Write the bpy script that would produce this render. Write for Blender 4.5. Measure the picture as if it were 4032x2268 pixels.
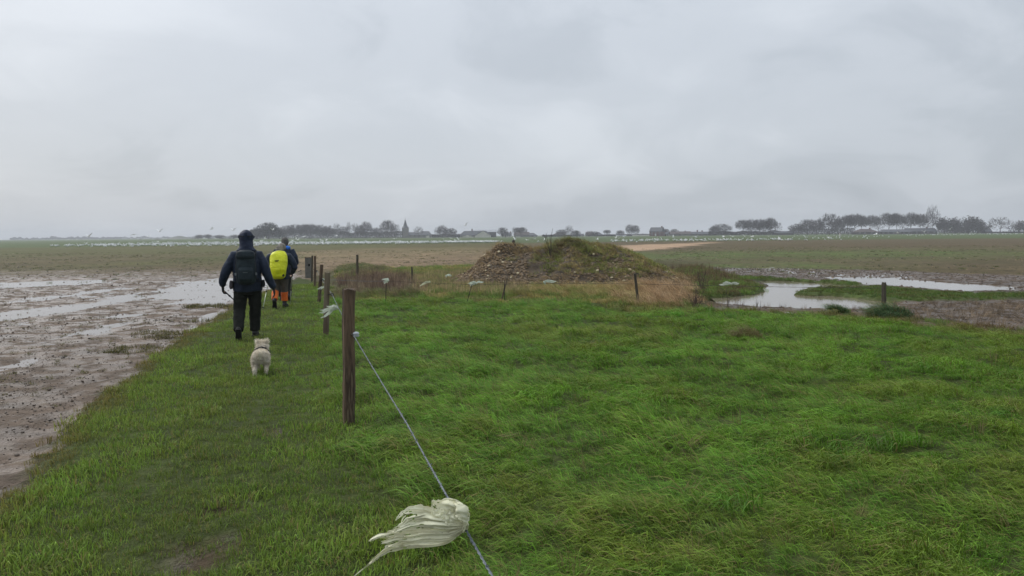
import bpy, math, random
import numpy as np
from mathutils import Vector, Matrix, noise as mnoise

random.seed(7)
RNG = np.random.default_rng(11)
for o in list(bpy.data.objects):
    bpy.data.objects.remove(o)
S = bpy.context.scene
C = S.collection

# ------------------------------------------------------------------ camera
H = 1.69
F = 3000.0                 # focal length in photo pixels (4032 wide)
PITCH = math.atan(208 / F)
ROLL = 0.0083
fw = np.array([0, math.cos(PITCH), -math.sin(PITCH)])
r0 = np.array([1.0, 0, 0])
u0 = np.array([0, math.sin(PITCH), math.cos(PITCH)])
cr = r0 * math.cos(ROLL) - u0 * math.sin(ROLL)
cu = r0 * math.sin(ROLL) + u0 * math.cos(ROLL)
cam = bpy.data.cameras.new('camera')
camo = bpy.data.objects.new('camera', cam)
C.objects.link(camo)
cam.sensor_width = 36
cam.lens = 36 * F / 4032
cam.clip_start = 0.05
cam.clip_end = 9000
m = Matrix.Identity(4)
for i in range(3):
    m[i][0], m[i][1], m[i][2] = cr[i], cu[i], -fw[i]
m[0][3], m[1][3], m[2][3] = 0, 0, H
camo.matrix_world = m
S.camera = camo

# ------------------------------------------------------------------ sky and sun
SUN_EL, SUN_AZ = math.radians(42), math.radians(-50)     # azimuth from +Y, negative = to the west of the view
sdir = Vector((math.sin(SUN_AZ) * math.cos(SUN_EL), math.cos(SUN_AZ) * math.cos(SUN_EL), math.sin(SUN_EL)))
W = bpy.data.worlds.new('World')
S.world = W
W.use_nodes = True
nt = W.node_tree
nt.nodes.clear()


def N(nt, t, **kw):
    n = nt.nodes.new(t)
    for k, v in kw.items():
        if k.startswith('i_'):
            n.inputs[k[2:].replace('_', ' ')].default_value = v
        else:
            setattr(n, k, v)
    return n


def L(nt, a, b):
    nt.links.new(a, b)


def ramp(nt, stops, interp='LINEAR'):
    n = nt.nodes.new('ShaderNodeValToRGB')
    n.color_ramp.interpolation = interp
    e = n.color_ramp.elements
    while len(e) < len(stops):
        e.new(0.5)
    for k, (p, c) in enumerate(stops):
        e[k].position = p
        e[k].color = (*c, 1) if len(c) == 3 else c
    return n


def mth(nt, op, a=None, b=None, c=None, clamp=False):
    n = nt.nodes.new('ShaderNodeMath')
    n.operation = op
    n.use_clamp = clamp
    for k, v in enumerate((a, b, c)):
        if v is None:
            continue
        if isinstance(v, (int, float)):
            n.inputs[k].default_value = v
        else:
            nt.links.new(v, n.inputs[k])
    return n.outputs[0]


def mixc(nt, fac, a, b, blend='MIX'):
    n = nt.nodes.new('ShaderNodeMix')
    n.data_type = 'RGBA'
    n.blend_type = blend
    for s, v in ((n.inputs[0], fac), (n.inputs[6], a), (n.inputs[7], b)):
        if isinstance(v, (int, float)):
            s.default_value = v
        elif isinstance(v, (tuple, list)):
            s.default_value = (*v, 1) if len(v) == 3 else v
        else:
            nt.links.new(v, s)
    return n.outputs[2]


sky = N(nt, 'ShaderNodeTexSky', sky_type='NISHITA', sun_disc=False, sun_elevation=SUN_EL,
        sun_rotation=SUN_AZ, air_density=1.0, dust_density=3.0, ozone_density=1.0)
tc = N(nt, 'ShaderNodeTexCoord')
sep = N(nt, 'ShaderNodeSeparateXYZ')
L(nt, tc.outputs['Generated'], sep.inputs[0])
zz = mth(nt, 'ADD', mth(nt, 'MAXIMUM', sep.outputs[2], 0.0), 0.34)
cx = mth(nt, 'DIVIDE', sep.outputs[0], zz)
cy = mth(nt, 'DIVIDE', sep.outputs[1], zz)
comb = N(nt, 'ShaderNodeCombineXYZ')
L(nt, cx, comb.inputs[0])
L(nt, cy, comb.inputs[1])
n1 = N(nt, 'ShaderNodeTexNoise', i_Scale=1.05, i_Detail=3.0, i_Roughness=0.40, i_Distortion=0.3)
n2 = N(nt, 'ShaderNodeTexNoise', i_Scale=2.9, i_Detail=6.0, i_Roughness=0.56, i_Distortion=0.6)
mp = N(nt, 'ShaderNodeMapping')
mp.inputs['Location'].default_value = (3.4, 8.15, 0)
L(nt, comb.outputs[0], mp.inputs[0])
L(nt, mp.outputs[0], n1.inputs['Vector'])
L(nt, mp.outputs[0], n2.inputs['Vector'])
nn = mth(nt, 'ADD', mth(nt, 'MULTIPLY', n1.outputs['Fac'], 0.62), mth(nt, 'MULTIPLY', n2.outputs['Fac'], 0.38))
# the sheet is brighter on the side where the sun stands behind it
dt = N(nt, 'ShaderNodeVectorMath', operation='DOT_PRODUCT')
L(nt, tc.outputs['Generated'], dt.inputs[0])
dt.inputs[1].default_value = tuple(sdir)
glow = mth(nt, 'MULTIPLY_ADD', dt.outputs['Value'], 0.20, -0.09)
nn2 = mth(nt, 'ADD', nn, glow)
cl = ramp(nt, [(0.30, (2.5, 2.74, 3.06)), (0.43, (3.25, 3.53, 3.88)), (0.52, (3.72, 4.0, 4.36)), (0.68, (4.35, 4.63, 4.98))], 'EASE')
L(nt, nn2, cl.inputs[0])
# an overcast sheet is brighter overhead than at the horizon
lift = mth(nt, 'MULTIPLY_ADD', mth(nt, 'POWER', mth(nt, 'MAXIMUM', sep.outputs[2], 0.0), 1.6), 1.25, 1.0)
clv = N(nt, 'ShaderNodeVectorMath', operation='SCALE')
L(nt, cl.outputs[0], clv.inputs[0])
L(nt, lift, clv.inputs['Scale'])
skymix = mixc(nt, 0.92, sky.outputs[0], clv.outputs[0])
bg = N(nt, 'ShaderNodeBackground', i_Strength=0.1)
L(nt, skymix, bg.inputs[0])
wo = N(nt, 'ShaderNodeOutputWorld')
L(nt, bg.outputs[0], wo.inputs[0])

sun = bpy.data.lights.new('sun', 'SUN')
sun.energy = 1.4
sun.angle = math.radians(40)
sun.color = (1.0, 0.97, 0.93)
suno = bpy.data.objects.new('sun', sun)
C.objects.link(suno)
suno.rotation_euler = sdir.to_track_quat('Z', 'Y').to_euler()
S.view_settings.view_transform = 'Standard'
S.view_settings.look = 'None'
S.view_settings.gamma = 1
S.view_settings.use_curve_mapping = False
S.view_settings.exposure = 0.6
S.cycles.use_denoising = True
S.cycles.use_adaptive_sampling = False
S.cycles.sample_clamp_indirect = 2.0
S.cycles.max_bounces = 5
S.cycles.diffuse_bounces = 2
S.cycles.glossy_bounces = 2
S.cycles.transmission_bounces = 3
S.cycles.transparent_max_bounces = 8
S.cycles.volume_bounces = 0


# ------------------------------------------------------------------ helpers
def ray(px, py):
    d = cr * ((px - 2016) / F) - cu * ((py - 1134) / F) + fw
    return d


def gp(px, py, z=0.0):
    """point on the level z where the ray through a photo pixel meets it"""
    d = ray(px, py)
    t = (z - H) / d[2]
    return np.array([d[0] * t, d[1] * t, z])


def at(px, py, Y):
    d = ray(px, py)
    t = Y / d[1]
    return np.array([d[0] * t, Y, H + d[2] * t])


def _hash(ix, iy, s):
    h = (ix.astype(np.int64) * 374761393 + iy.astype(np.int64) * 668265263 + s * 144665) & 0x7fffffff
    h = ((h ^ (h >> 13)) * 1274126177) & 0x7fffffff
    return ((h ^ (h >> 16)) & 0xffff) / 65535.0


def perlin(x, y, s=0):
    x0, y0 = np.floor(x), np.floor(y)
    fx, fy = x - x0, y - y0
    u, v = fx * fx * fx * (fx * (fx * 6 - 15) + 10), fy * fy * fy * (fy * (fy * 6 - 15) + 10)

    def g(dx, dy):
        a = _hash(x0 + dx, y0 + dy, s) * 2 * math.pi
        return np.cos(a) * (fx - dx) + np.sin(a) * (fy - dy)
    a, b, c, d = g(0, 0), g(1, 0), g(0, 1), g(1, 1)
    return (a * (1 - u) + b * u) * (1 - v) + (c * (1 - u) + d * u) * v


def fbm(x, y, s=0, o=3):
    t, a, f = 0, 1.0, 1.0
    for k in range(o):
        t = t + a * perlin(x * f + 17.3 * k, y * f - 9.1 * k, s + k)
        a *= 0.5
        f *= 2.03
    return t * 1.5


def sstep(a, b, x):
    t = np.clip((x - a) / (b - a), 0, 1)
    return t * t * (3 - 2 * t)


def sdpoly(x, y, P):
    """signed distance to a polygon, positive inside"""
    P = np.asarray(P, float)[:, :2]
    d = np.full(x.shape, 1e18)
    ins = np.zeros(x.shape, bool)
    n = len(P)
    for i in range(n):
        a, b = P[i], P[(i + 1) % n]
        e = b - a
        wx, wy = x - a[0], y - a[1]
        t = np.clip((wx * e[0] + wy * e[1]) / (e @ e + 1e-12), 0, 1)
        d = np.minimum(d, (wx - e[0] * t) ** 2 + (wy - e[1] * t) ** 2)
        c = (a[1] > y) != (b[1] > y)
        with np.errstate(divide='ignore', invalid='ignore'):
            xi = a[0] + (y - a[1]) * e[0] / (e[1] if e[1] != 0 else 1e-12)
        ins ^= c & (x < xi)
    d = np.sqrt(d)
    return np.where(ins, d, -d)


def mesh(name, V, Fc, mat=None, smooth=False):
    me = bpy.data.meshes.new(name)
    me.from_pydata([tuple(map(float, v)) for v in V], [], [tuple(int(i) for i in f) for f in Fc])
    if mat:
        me.materials.append(mat)
    if smooth:
        me.polygons.foreach_set('use_smooth', [True] * len(me.polygons))
    me.update()
    return me


def fastmesh(name, V, Q, mat=None, smooth=False):
    """V (n,3), Q (m,k) with k = 3 or 4 : numpy arrays"""
    V = np.asarray(V, np.float32)
    Q = np.asarray(Q, np.int32)
    me = bpy.data.meshes.new(name)
    me.vertices.add(len(V))
    me.vertices.foreach_set('co', V.ravel())
    k = Q.shape[1]
    me.loops.add(Q.size)
    me.loops.foreach_set('vertex_index', Q.ravel())
    me.polygons.add(len(Q))
    me.polygons.foreach_set('loop_start', np.arange(0, Q.size, k, dtype=np.int32))
    me.polygons.foreach_set('loop_total', np.full(len(Q), k, np.int32))
    if smooth:
        me.polygons.foreach_set('use_smooth', np.ones(len(Q), bool))
    if mat:
        me.materials.append(mat)
    me.update(calc_edges=True)
    me.validate()
    return me


def obj(name, me, parent=None, **props):
    o = bpy.data.objects.new(name, me)
    C.objects.link(o)
    if parent is not None:
        o.parent = parent
    for k, v in props.items():
        o[k] = v
    return o


def thing(name, label, cat, loc=(0, 0, 0), rz=0.0, group=None):
    o = bpy.data.objects.new(name, None)
    C.objects.link(o)
    o.location = tuple(map(float, loc))
    o.rotation_euler = (0, 0, rz)
    o.empty_display_size = 0.2
    tag(o, label, cat, group)
    return o


def tag(o, label, cat, group=None):
    o['label'] = label
    o['category'] = cat
    if group:
        o['group'] = group
    return o


class MB:
    def __init__(s):
        s.V, s.F = [], []

    def add(s, V, Fc):
        b = len(s.V)
        s.V += [tuple(v) for v in V]
        s.F += [tuple(i + b for i in f) for f in Fc]
        return s

    def box(s, a, b):
        (x0, y0, z0), (x1, y1, z1) = a, b
        v = [(x0, y0, z0), (x1, y0, z0), (x1, y1, z0), (x0, y1, z0), (x0, y0, z1), (x1, y0, z1), (x1, y1, z1), (x0, y1, z1)]
        return s.add(v, [(3, 2, 1, 0), (4, 5, 6, 7), (0, 1, 5, 4), (1, 2, 6, 5), (2, 3, 7, 6), (3, 0, 4, 7)])

    def tube(s, path, rad, n=10, sq=2.0, side=(1, 0, 0), cap=True):
        P = [np.array(p, float) for p in path]
        base = len(s.V)
        sd = np.array(side, float)
        for i, p in enumerate(P):
            t = P[min(i + 1, len(P) - 1)] - P[max(i - 1, 0)]
            t = t / (np.linalg.norm(t) + 1e-9)
            a = sd - t * (sd @ t)
            if np.linalg.norm(a) < 1e-3:
                a = np.array([0, 1, 0]) - t * t[1]
            a /= np.linalg.norm(a)
            b = np.cross(t, a)
            r = rad[i] if isinstance(rad, (list, tuple)) else rad
            ra, rb = r if isinstance(r, (tuple, list)) else (r, r)
            for k in range(n):
                an = 2 * math.pi * k / n
                c_, s_ = math.cos(an), math.sin(an)
                e = 2.0 / sq
                s.V.append(tuple(p + a * ra * math.copysign(abs(c_) ** e, c_) + b * rb * math.copysign(abs(s_) ** e, s_)))
        for i in range(len(P) - 1):
            for k in range(n):
                k2 = (k + 1) % n
                s.F.append((base + i * n + k, base + i * n + k2, base + (i + 1) * n + k2, base + (i + 1) * n + k))
        if cap:
            s.F.append(tuple(base + k for k in reversed(range(n))))
            s.F.append(tuple(base + (len(P) - 1) * n + k for k in range(n)))
        return s

    def ball(s, c, r, nu=12, nv=8):
        r = r if isinstance(r, (tuple, list)) else (r, r, r)
        base = len(s.V)
        s.V.append((c[0], c[1], c[2] - r[2]))
        for j in range(1, nv):
            ph = -math.pi / 2 + math.pi * j / nv
            for k in range(nu):
                a = 2 * math.pi * k / nu
                s.V.append((c[0] + r[0] * math.cos(ph) * math.cos(a), c[1] + r[1] * math.cos(ph) * math.sin(a), c[2] + r[2] * math.sin(ph)))
        s.V.append((c[0], c[1], c[2] + r[2]))
        top = len(s.V) - 1
        for k in range(nu):
            k2 = (k + 1) % nu
            s.F.append((base, base + 1 + k2, base + 1 + k))
            for j in range(nv - 2):
                a = base + 1 + j * nu
                s.F.append((a + k, a + k2, a + nu + k2, a + nu + k))
            a = base + 1 + (nv - 2) * nu
            s.F.append((a + k, a + k2, top))
        return s

    def build(s, name, mat, parent=None, smooth=False, **p):
        return obj(name, mesh(name, s.V, s.F, mat, smooth), parent, **p)


WORK = bpy.data.scenes.new('workshop')


def remeshed(name, mb, mat, parent, voxel=0.012, it=4, wr=0.0, wsc=9.0, stretch=(1, 1, 1), **p):
    """join overlapping pieces into one continuous smooth skin"""
    t = bpy.data.objects.new('tmp', mesh('tmp', mb.V, mb.F))
    WORK.collection.objects.link(t)
    md = t.modifiers.new('r', 'REMESH')
    md.mode = 'VOXEL'
    md.voxel_size = voxel
    ms = t.modifiers.new('s', 'SMOOTH')
    ms.iterations = it
    ms.factor = 0.5
    with bpy.context.temp_override(scene=WORK, view_layer=WORK.view_layers[0]):
        dg = bpy.context.evaluated_depsgraph_get()
    me = bpy.data.meshes.new_from_object(t.evaluated_get(dg))
    me.name = name
    bpy.data.objects.remove(t)
    if wr:
        for v in me.vertices:
            c = v.co
            q = Vector((c.x * wsc * stretch[0], c.y * wsc * stretch[1], c.z * wsc * stretch[2]))
            k = mnoise.noise(q) + 0.5 * (1 - abs(mnoise.noise(q * 2.1)) * 2)
            v.co = c + v.normal * (k * wr)
    me.materials.clear()
    me.materials.append(mat)
    me.polygons.foreach_set('use_smooth', [True] * len(me.polygons))
    return obj(name, me, parent, **p)


# ------------------------------------------------------------------ materials
def material(name, c1, c2=None, rough=0.8, scale=6.0, detail=4.0, bump=0.0, bscale=None, spec=0.3, stretch=(1, 1, 1), c3=None, p=(0.35, 0.65), trans=0.0, metallic=0.0):
    mt = bpy.data.materials.new(name)
    mt.use_nodes = True
    t = mt.node_tree
    b = t.nodes['Principled BSDF']
    b.inputs['Roughness'].default_value = rough
    b.inputs['Specular IOR Level'].default_value = spec
    b.inputs['Metallic'].default_value = metallic
    if c2 is None:
        c2 = tuple(v * 0.75 for v in c1)
    co = N(t, 'ShaderNodeTexCoord')
    mpn = N(t, 'ShaderNodeMapping')
    mpn.inputs['Scale'].default_value = stretch
    L(t, co.outputs['Object'], mpn.inputs[0])
    nz = N(t, 'ShaderNodeTexNoise', i_Scale=scale, i_Detail=detail, i_Roughness=0.6)
    L(t, mpn.outputs[0], nz.inputs['Vector'])
    st = [(p[0], c1), (p[1], c2)]
    if c3:
        st.append((min(p[1] + 0.12, 1), c3))
    rp = ramp(t, st)
    L(t, nz.outputs['Fac'], rp.inputs[0])
    L(t, rp.outputs[0], b.inputs['Base Color'])
    if bump:
        nb = N(t, 'ShaderNodeTexNoise', i_Scale=bscale or scale * 3, i_Detail=5.0, i_Roughness=0.65)
        L(t, mpn.outputs[0], nb.inputs['Vector'])
        bn = N(t, 'ShaderNodeBump', i_Strength=1.0, i_Distance=bump)
        L(t, nb.outputs['Fac'], bn.inputs['Height'])
        L(t, bn.outputs[0], b.inputs['Normal'])
    if trans:
        tr = N(t, 'ShaderNodeBsdfTranslucent')
        L(t, rp.outputs[0], tr.inputs[0])
        mx = N(t, 'ShaderNodeMixShader', i_Fac=trans)
        out = t.nodes['Material Output']
        L(t, b.outputs[0], mx.inputs[1])
        L(t, tr.outputs[0], mx.inputs[2])
        L(t, mx.outputs[0], out.inputs[0])
    return mt


def blade_material(name, rough=0.55, trans=0.3, spec=0.35, dry=(0.30, 0.22, 0.09), dryp=0.93):
    """colour comes from the tuft's own tint and the blade's own shade"""
    mt = bpy.data.materials.new(name)
    mt.use_nodes = True
    t = mt.node_tree
    b = t.nodes['Principled BSDF']
    b.inputs['Roughness'].default_value = rough
    b.inputs['Specular IOR Level'].default_value = spec
    ti = N(t, 'ShaderNodeAttribute', attribute_type='INSTANCER', attribute_name='tint')
    bl = N(t, 'ShaderNodeAttribute', attribute_type='GEOMETRY', attribute_name='bl')
    sh = mth(t, 'MULTIPLY_ADD', bl.outputs['Fac'], 0.95, 0.5)
    vm = N(t, 'ShaderNodeVectorMath', operation='SCALE')
    L(t, ti.outputs['Vector'], vm.inputs[0])
    L(t, sh, vm.inputs['Scale'])
    isdry = mth(t, 'GREATER_THAN', bl.outputs['Fac'], dryp)
    col = mixc(t, isdry, vm.outputs[0], dry)
    L(t, col, b.inputs['Base Color'])
    tr = N(t, 'ShaderNodeBsdfTranslucent')
    L(t, col, tr.inputs[0])
    mx = N(t, 'ShaderNodeMixShader', i_Fac=trans)
    L(t, b.outputs[0], mx.inputs[1])
    L(t, tr.outputs[0], mx.inputs[2])
    L(t, mx.outputs[0], t.nodes['Material Output'].inputs[0])
    return mt

# ------------------------------------------------------------------ the lie of the land
def PX(l, z=0.0):
    return np.array([gp(a, b, z)[:2] for a, b in l])


WET_L, WET_R = -0.085, -0.075        # water levels of the flooded track side and of the pond
edge_px = [(0, 1985), (130, 1830), (300, 1645), (430, 1540), (560, 1425), (690, 1345), (800, 1275), (900, 1222), (960, 1182), (1060, 1140), (1120, 1115), (1175, 1092)]
top_px = [(1240, 1094), (1300, 1130), (1330, 1160), (1500, 1172), (1650, 1160), (1800, 1165), (2000, 1172), (2200, 1167), (2400, 1182), (2520, 1206), (2750, 1206), (2900, 1196), (3100, 1208), (3300, 1218), (3480, 1236), (3700, 1257), (3900, 1278), (4032, 1292), (4700, 1370)]
POLY_GRASS = np.vstack([[(-0.9, -6), (-1.3, -2), (-2.3, 2.0)], PX(edge_px), PX(top_px, .13), [(16, 9), (16, -6)]])
POLY_WEED = PX([(1240, 1094), (1320, 1058), (1420, 1048), (1550, 1060), (1700, 1054), (1850, 1046), (2000, 1020), (2400, 1010), (2640, 1030), (2760, 1055), (2860, 1080), (2960, 1098), (2940, 1140), (2850, 1170), (2760, 1206), (2520, 1212), (2200, 1175), (1800, 1172), (1500, 1178), (1325, 1165)])
POLY_STUB = PX([(1140, 990), (1400, 976), (1700, 972), (2000, 968), (2000, 1035), (1850, 1046), (1700, 1054), (1450, 1052), (1320, 1062), (1200, 1080), (1150, 1085)])
POLY_TAN = PX([(2440, 966), (2850, 951), (2720, 966), (2580, 980), (2440, 990)])
POLY_POND = PX([(2970, 1100), (3100, 1098), (3260, 1108), (3420, 1119), (3320, 1124), (3200, 1128), (3095, 1150), (3250, 1163), (3470, 1184), (3460, 1212), (3200, 1212), (3050, 1206), (2900, 1198), (2750, 1188), (2760, 1174), (2850, 1163), (2990, 1157), (2980, 1147), (3030, 1134), (3050, 1126), (3010, 1110)], WET_R)
POLY_POND2 = PX([(3200, 1090), (3500, 1097), (3700, 1111), (3960, 1128), (3990, 1142), (3800, 1146), (3640, 1135), (3500, 1122), (3350, 1108)], WET_R)
POLY_ISL = [PX([(2680, 1120), (2880, 1100), (2950, 1110), (3020, 1132), (2980, 1148), (2850, 1160), (2690, 1166)], .02),
            PX([(3105, 1150), (3200, 1128), (3330, 1122), (3480, 1125), (3620, 1136), (3800, 1147), (4100, 1148), (4100, 1164), (3800, 1176), (3500, 1178), (3300, 1156)], .02),
            PX([(2800, 1088), (2950, 1083), (3150, 1096), (3400, 1110), (3380, 1118), (3230, 1105), (3050, 1096), (2950, 1100)], .02)]
POLY_MUDR = PX([(2780, 1048), (3100, 1052), (3500, 1062), (4200, 1085), (4400, 1140), (4400, 1320), (3900, 1285), (3480, 1240), (3250, 1215), (2800, 1205), (2850, 1090)])
POLY_WETR = PX([(2790, 1050), (3000, 1048), (3300, 1062), (3600, 1082), (3700, 1100), (3300, 1096), (3000, 1080), (2800, 1068)], WET_R)
POLY_PUD = [PX([(560, 1150), (700, 1110), (860, 1095), (1040, 1085), (1140, 1080), (1160, 1092), (1060, 1135), (950, 1180), (890, 1222), (820, 1290), (805, 1262), (850, 1225), (780, 1200), (700, 1195), (620, 1180)], WET_L),
            PX([(-300, 1120), (200, 1105), (420, 1100), (420, 1112), (150, 1130), (-300, 1150)], WET_L),
            PX([(-300, 1275), (0, 1232), (300, 1190), (560, 1150), (620, 1170), (350, 1225), (0, 1270), (-300, 1310)], WET_L),
            PX([(250, 1340), (420, 1270), (520, 1235), (560, 1240), (420, 1300), (290, 1350)], WET_L),
            PX([(30, 1190), (330, 1150), (480, 1128), (500, 1140), (300, 1170), (30, 1205)], WET_L)]
POLY_BARE = [PX([(690, 2130), (790, 2130), (860, 2180), (850, 2235), (760, 2245), (690, 2200)]), PX([(850, 2105), (935, 2090), (940, 2125), (880, 2140)]),
             PX([(770, 2010), (900, 1975), (985, 1990), (950, 2025), (800, 2040)]), PX([(1050, 1690), (1130, 1680), (1120, 1712), (1060, 1715)])]
FENCE_A, FENCE_B = np.array([0.42, 0.0]), np.array([-4.95, 19.4])


def fence_side(x, y):
    """metres to the pasture side of the wire along the path"""
    d = FENCE_B - FENCE_A
    d = d / np.linalg.norm(d)
    return (x - FENCE_A[0]) * d[1] - (y - FENCE_A[1]) * d[0]


def land(x, y):
    x = np.asarray(x, float)
    y = np.asarray(y, float)
    near = sstep(70, 30, y) * sstep(-60, -40, x) * sstep(60, 40, x)
    j = 0.10 * fbm(x * 2.2, y * 2.2, 3) + 0.05 * fbm(x * 7, y * 7, 5)
    M = {}
    M['grass'] = sstep(-0.07, 0.07, sdpoly(x, y, POLY_GRASS) + j * 1.4)
    M['isl'] = np.zeros_like(x)
    for P in POLY_ISL:
        M['isl'] = np.maximum(M['isl'], sstep(-0.12, 0.18, sdpoly(x, y, P) + j * 2))
    M['weed'] = sstep(-0.2, 0.2, sdpoly(x, y, POLY_WEED) + j * 2) * (1 - M['grass'])
    M['stub'] = sstep(-2, 2, sdpoly(x, y, POLY_STUB) + 2.2 * fbm(x * .25, y * .1, 8))
    M['tan'] = sstep(-1, 1, sdpoly(x, y, POLY_TAN) + 1.5 * fbm(x * .2, y * .2, 9))
    M['mudr'] = sstep(-0.4, 0.6, sdpoly(x, y, POLY_MUDR) + 0.5 * fbm(x * .6, y * .6, 12))
    pond = np.maximum(sstep(-0.25, 0.25, sdpoly(x, y, POLY_POND) + .12 + j * 1.5), sstep(-0.25, 0.25, sdpoly(x, y, POLY_POND2) + j * 2.5))
    wetr = sstep(-0.5, 0.8, sdpoly(x, y, POLY_WETR)) * 0.7
    pud = np.zeros_like(x)
    for P in POLY_PUD:
        pud = np.maximum(pud, sstep(-0.7, 0.7, sdpoly(x, y, P) + 0.5 * fbm(x * 1.1, y * .5, 14)))
    M['bare'] = np.zeros_like(x)
    for P in POLY_BARE:
        M['bare'] = np.maximum(M['bare'], sstep(-0.10, 0.08, sdpoly(x, y, P) + j * 0.9))
    side = fence_side(x, y)
    M['past'] = sstep(-0.3, 0.5, side) * M['grass']
    zg = M['past'] * (0.055 * fbm(x * .55, y * .55, 21) + 0.055 * fbm(x * 1.5, y * 1.5, 22)) + (1 - M['past']) * 0.012 * fbm(x * 3, y * 3, 23) - M['bare'] * 0.03
    left = sstep(0.5, -0.5, x + 0.3 * y - 0.8)
    rel = 0.020 * fbm(x * .9, y * .22, 31) + 0.018 * fbm(x * 1.8, y * 1.3, 32) + 0.014 * fbm(x * 6.5, y * 6.5, 33)
    zf = -0.05 + rel * near - left * near * 0.010 - pud * (0.050 - 0.0) * near
    zf = np.where(near > 0, zf, -0.05)
    zr = -0.05 - 0.004 * M['mudr'] * near + 0.02 * fbm(x * 1.7, y * 1.7, 34) * near - 0.022 * wetr
    zf = zf * left + (1 - left) * (zr + rel * near * 0.8)
    zw = 0.02 + 0.07 * fbm(x * .9, y * .9, 41) * near
    z = zf * (1 - M['weed']) + zw * M['weed']
    z = z * (1 - M['isl']) + (0.0 + 0.05 * fbm(x * 1.2, y * 1.2, 42)) * M['isl']
    z = z - pond * (1 - M['isl']) * 0.20
    z = z * (1 - M['grass']) + zg * M['grass']
    # the hollow lane behind the heap
    z = z - 0.42 * np.exp(-((x - 0.25) / 9) ** 2 - ((y - 63) / 7) ** 2)
    M['z'] = z
    M['pond'] = pond * (1 - M['isl']) * (1 - M['grass'])
    M['pud'] = pud * (1 - M['grass'])
    M['left'] = left
    M['side'] = side
    M['wetr'] = wetr
    return M


def gz(x, y):
    return float(land(np.array([x]), np.array([y]))['z'][0])


def lin(a, b, n):
    return np.linspace(a, b, n, endpoint=False)


def grow(start, end, d0, k=1.09):
    out, p, d = [], start, d0
    while p < end:
        out.append(p)
        d *= k
        p += d
    out.append(end)
    return np.array(out)


xs = np.concatenate([-grow(21, 3500, 0.12)[::-1], lin(-20.9, 21, 420), grow(21, 3500, 0.12)])
ys = np.concatenate([lin(-6, 0.6, 30), lin(0.6, 36, 380), grow(36, 4200, 0.10, 1.06)])
GX, GY = np.meshgrid(xs, ys)
gx, gy = GX.ravel(), GY.ravel()
M = land(gx, gy)
nx, ny = len(xs), len(ys)
I = (np.arange(ny - 1)[:, None] * nx + np.arange(nx - 1)[None, :]).ravel()
Q = np.stack([I, I + 1, I + 1 + nx, I + nx], 1)


def colmix(base, c, m_):
    return base * (1 - m_[:, None]) + np.array(c)[None, :] * m_[:, None]


nA = fbm(gx * .05, gy * .02, 51)
nB = fbm(gx * .012, gy * .006, 52)
nC = fbm(gx * .4, gy * .3, 53)
col = np.tile(np.array([[0.105, 0.082, 0.046]]), (len(gx), 1))
# young shoots colour the ploughed land in broad patches
shoots = np.clip(sstep(-0.5, 0.7, nA + 0.4 * nB + 0.35 * nC) * 0.8 + 0.1, 0, 1) * sstep(22, 60, gy) * sstep(200, 60, np.abs(gx) - 0.9 * gy + 100)
col = colmix(col, (0.082, 0.088, 0.030), np.clip(shoots, 0, 1))
leftolive = sstep(40, 110, gy) * sstep(-2, -30, gx)  # left field turns olive-green with shoots farther out
col = colmix(col, (0.090, 0.092, 0.036), leftolive * 0.7)
col = colmix(col, (0.24, 0.168, 0.105), M['stub'] * (0.62 + 0.3 * np.clip(nC, -1, 1)).clip(0, 1) * sstep(150, 60, gy))
rightf = sstep(2, 9, gx) * sstep(30, 45, gy)
col = colmix(col, (0.098, 0.074, 0.046), rightf * 0.75)
gband = np.exp(-((gy - (62 + 0.05 * gx)) / 14) ** 2) * sstep(4, 9, gx) * sstep(62, 30, gx)
col = colmix(col, (0.085, 0.125, 0.035), np.clip(gband * (0.75 + 0.6 * nC), 0, 1) * 0.85)
gband2 = np.exp(-((gy - 40) / 5) ** 2) * sstep(7, 9, gx) * sstep(22, 14, gx)
col = colmix(col, (0.085, 0.125, 0.035), np.clip(gband2 * (0.8 + 0.6 * nC), 0, 1) * 0.7)
far = sstep(-12, 12, gy - (172 + 0.10 * gx * (gx > 0) + 0.12 * gx * (gx < 0) + 9 * nB))
col = colmix(col, (0.072, 0.100, 0.040), far * 0.95)
col = colmix(col, (0.36, 0.25, 0.165), M['tan'])
col = colmix(col, (0.080, 0.056, 0.040), M['mudr'] * 0.85)
leftmud = M['left'] * sstep(46, 30, gy + 3 * nC)
col = colmix(col, (0.132, 0.100, 0.076), leftmud)
col = colmix(col, (0.075, 0.068, 0.030), M['weed'])
col = colmix(col, (0.06, 0.085, 0.022), M['isl'])
soil = (0.062, 0.045, 0.028)
col = colmix(col, (0.050, 0.064, 0.018), M['grass'])
col = colmix(col, soil, M['grass'] * M['bare'])
wet = np.clip(leftmud * (.5 + .45 * sstep(8, 17, gy)) + M['mudr'] * 0.75 + M['bare'] * 0.0, 0, 1) * (1 - M['isl']) * (1 - M['weed']) * (1 - M['grass'] * (1 - M['bare']))
fieldm = np.clip(1 - M['grass'] - M['weed'] - M['isl'], 0, 1)

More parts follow.
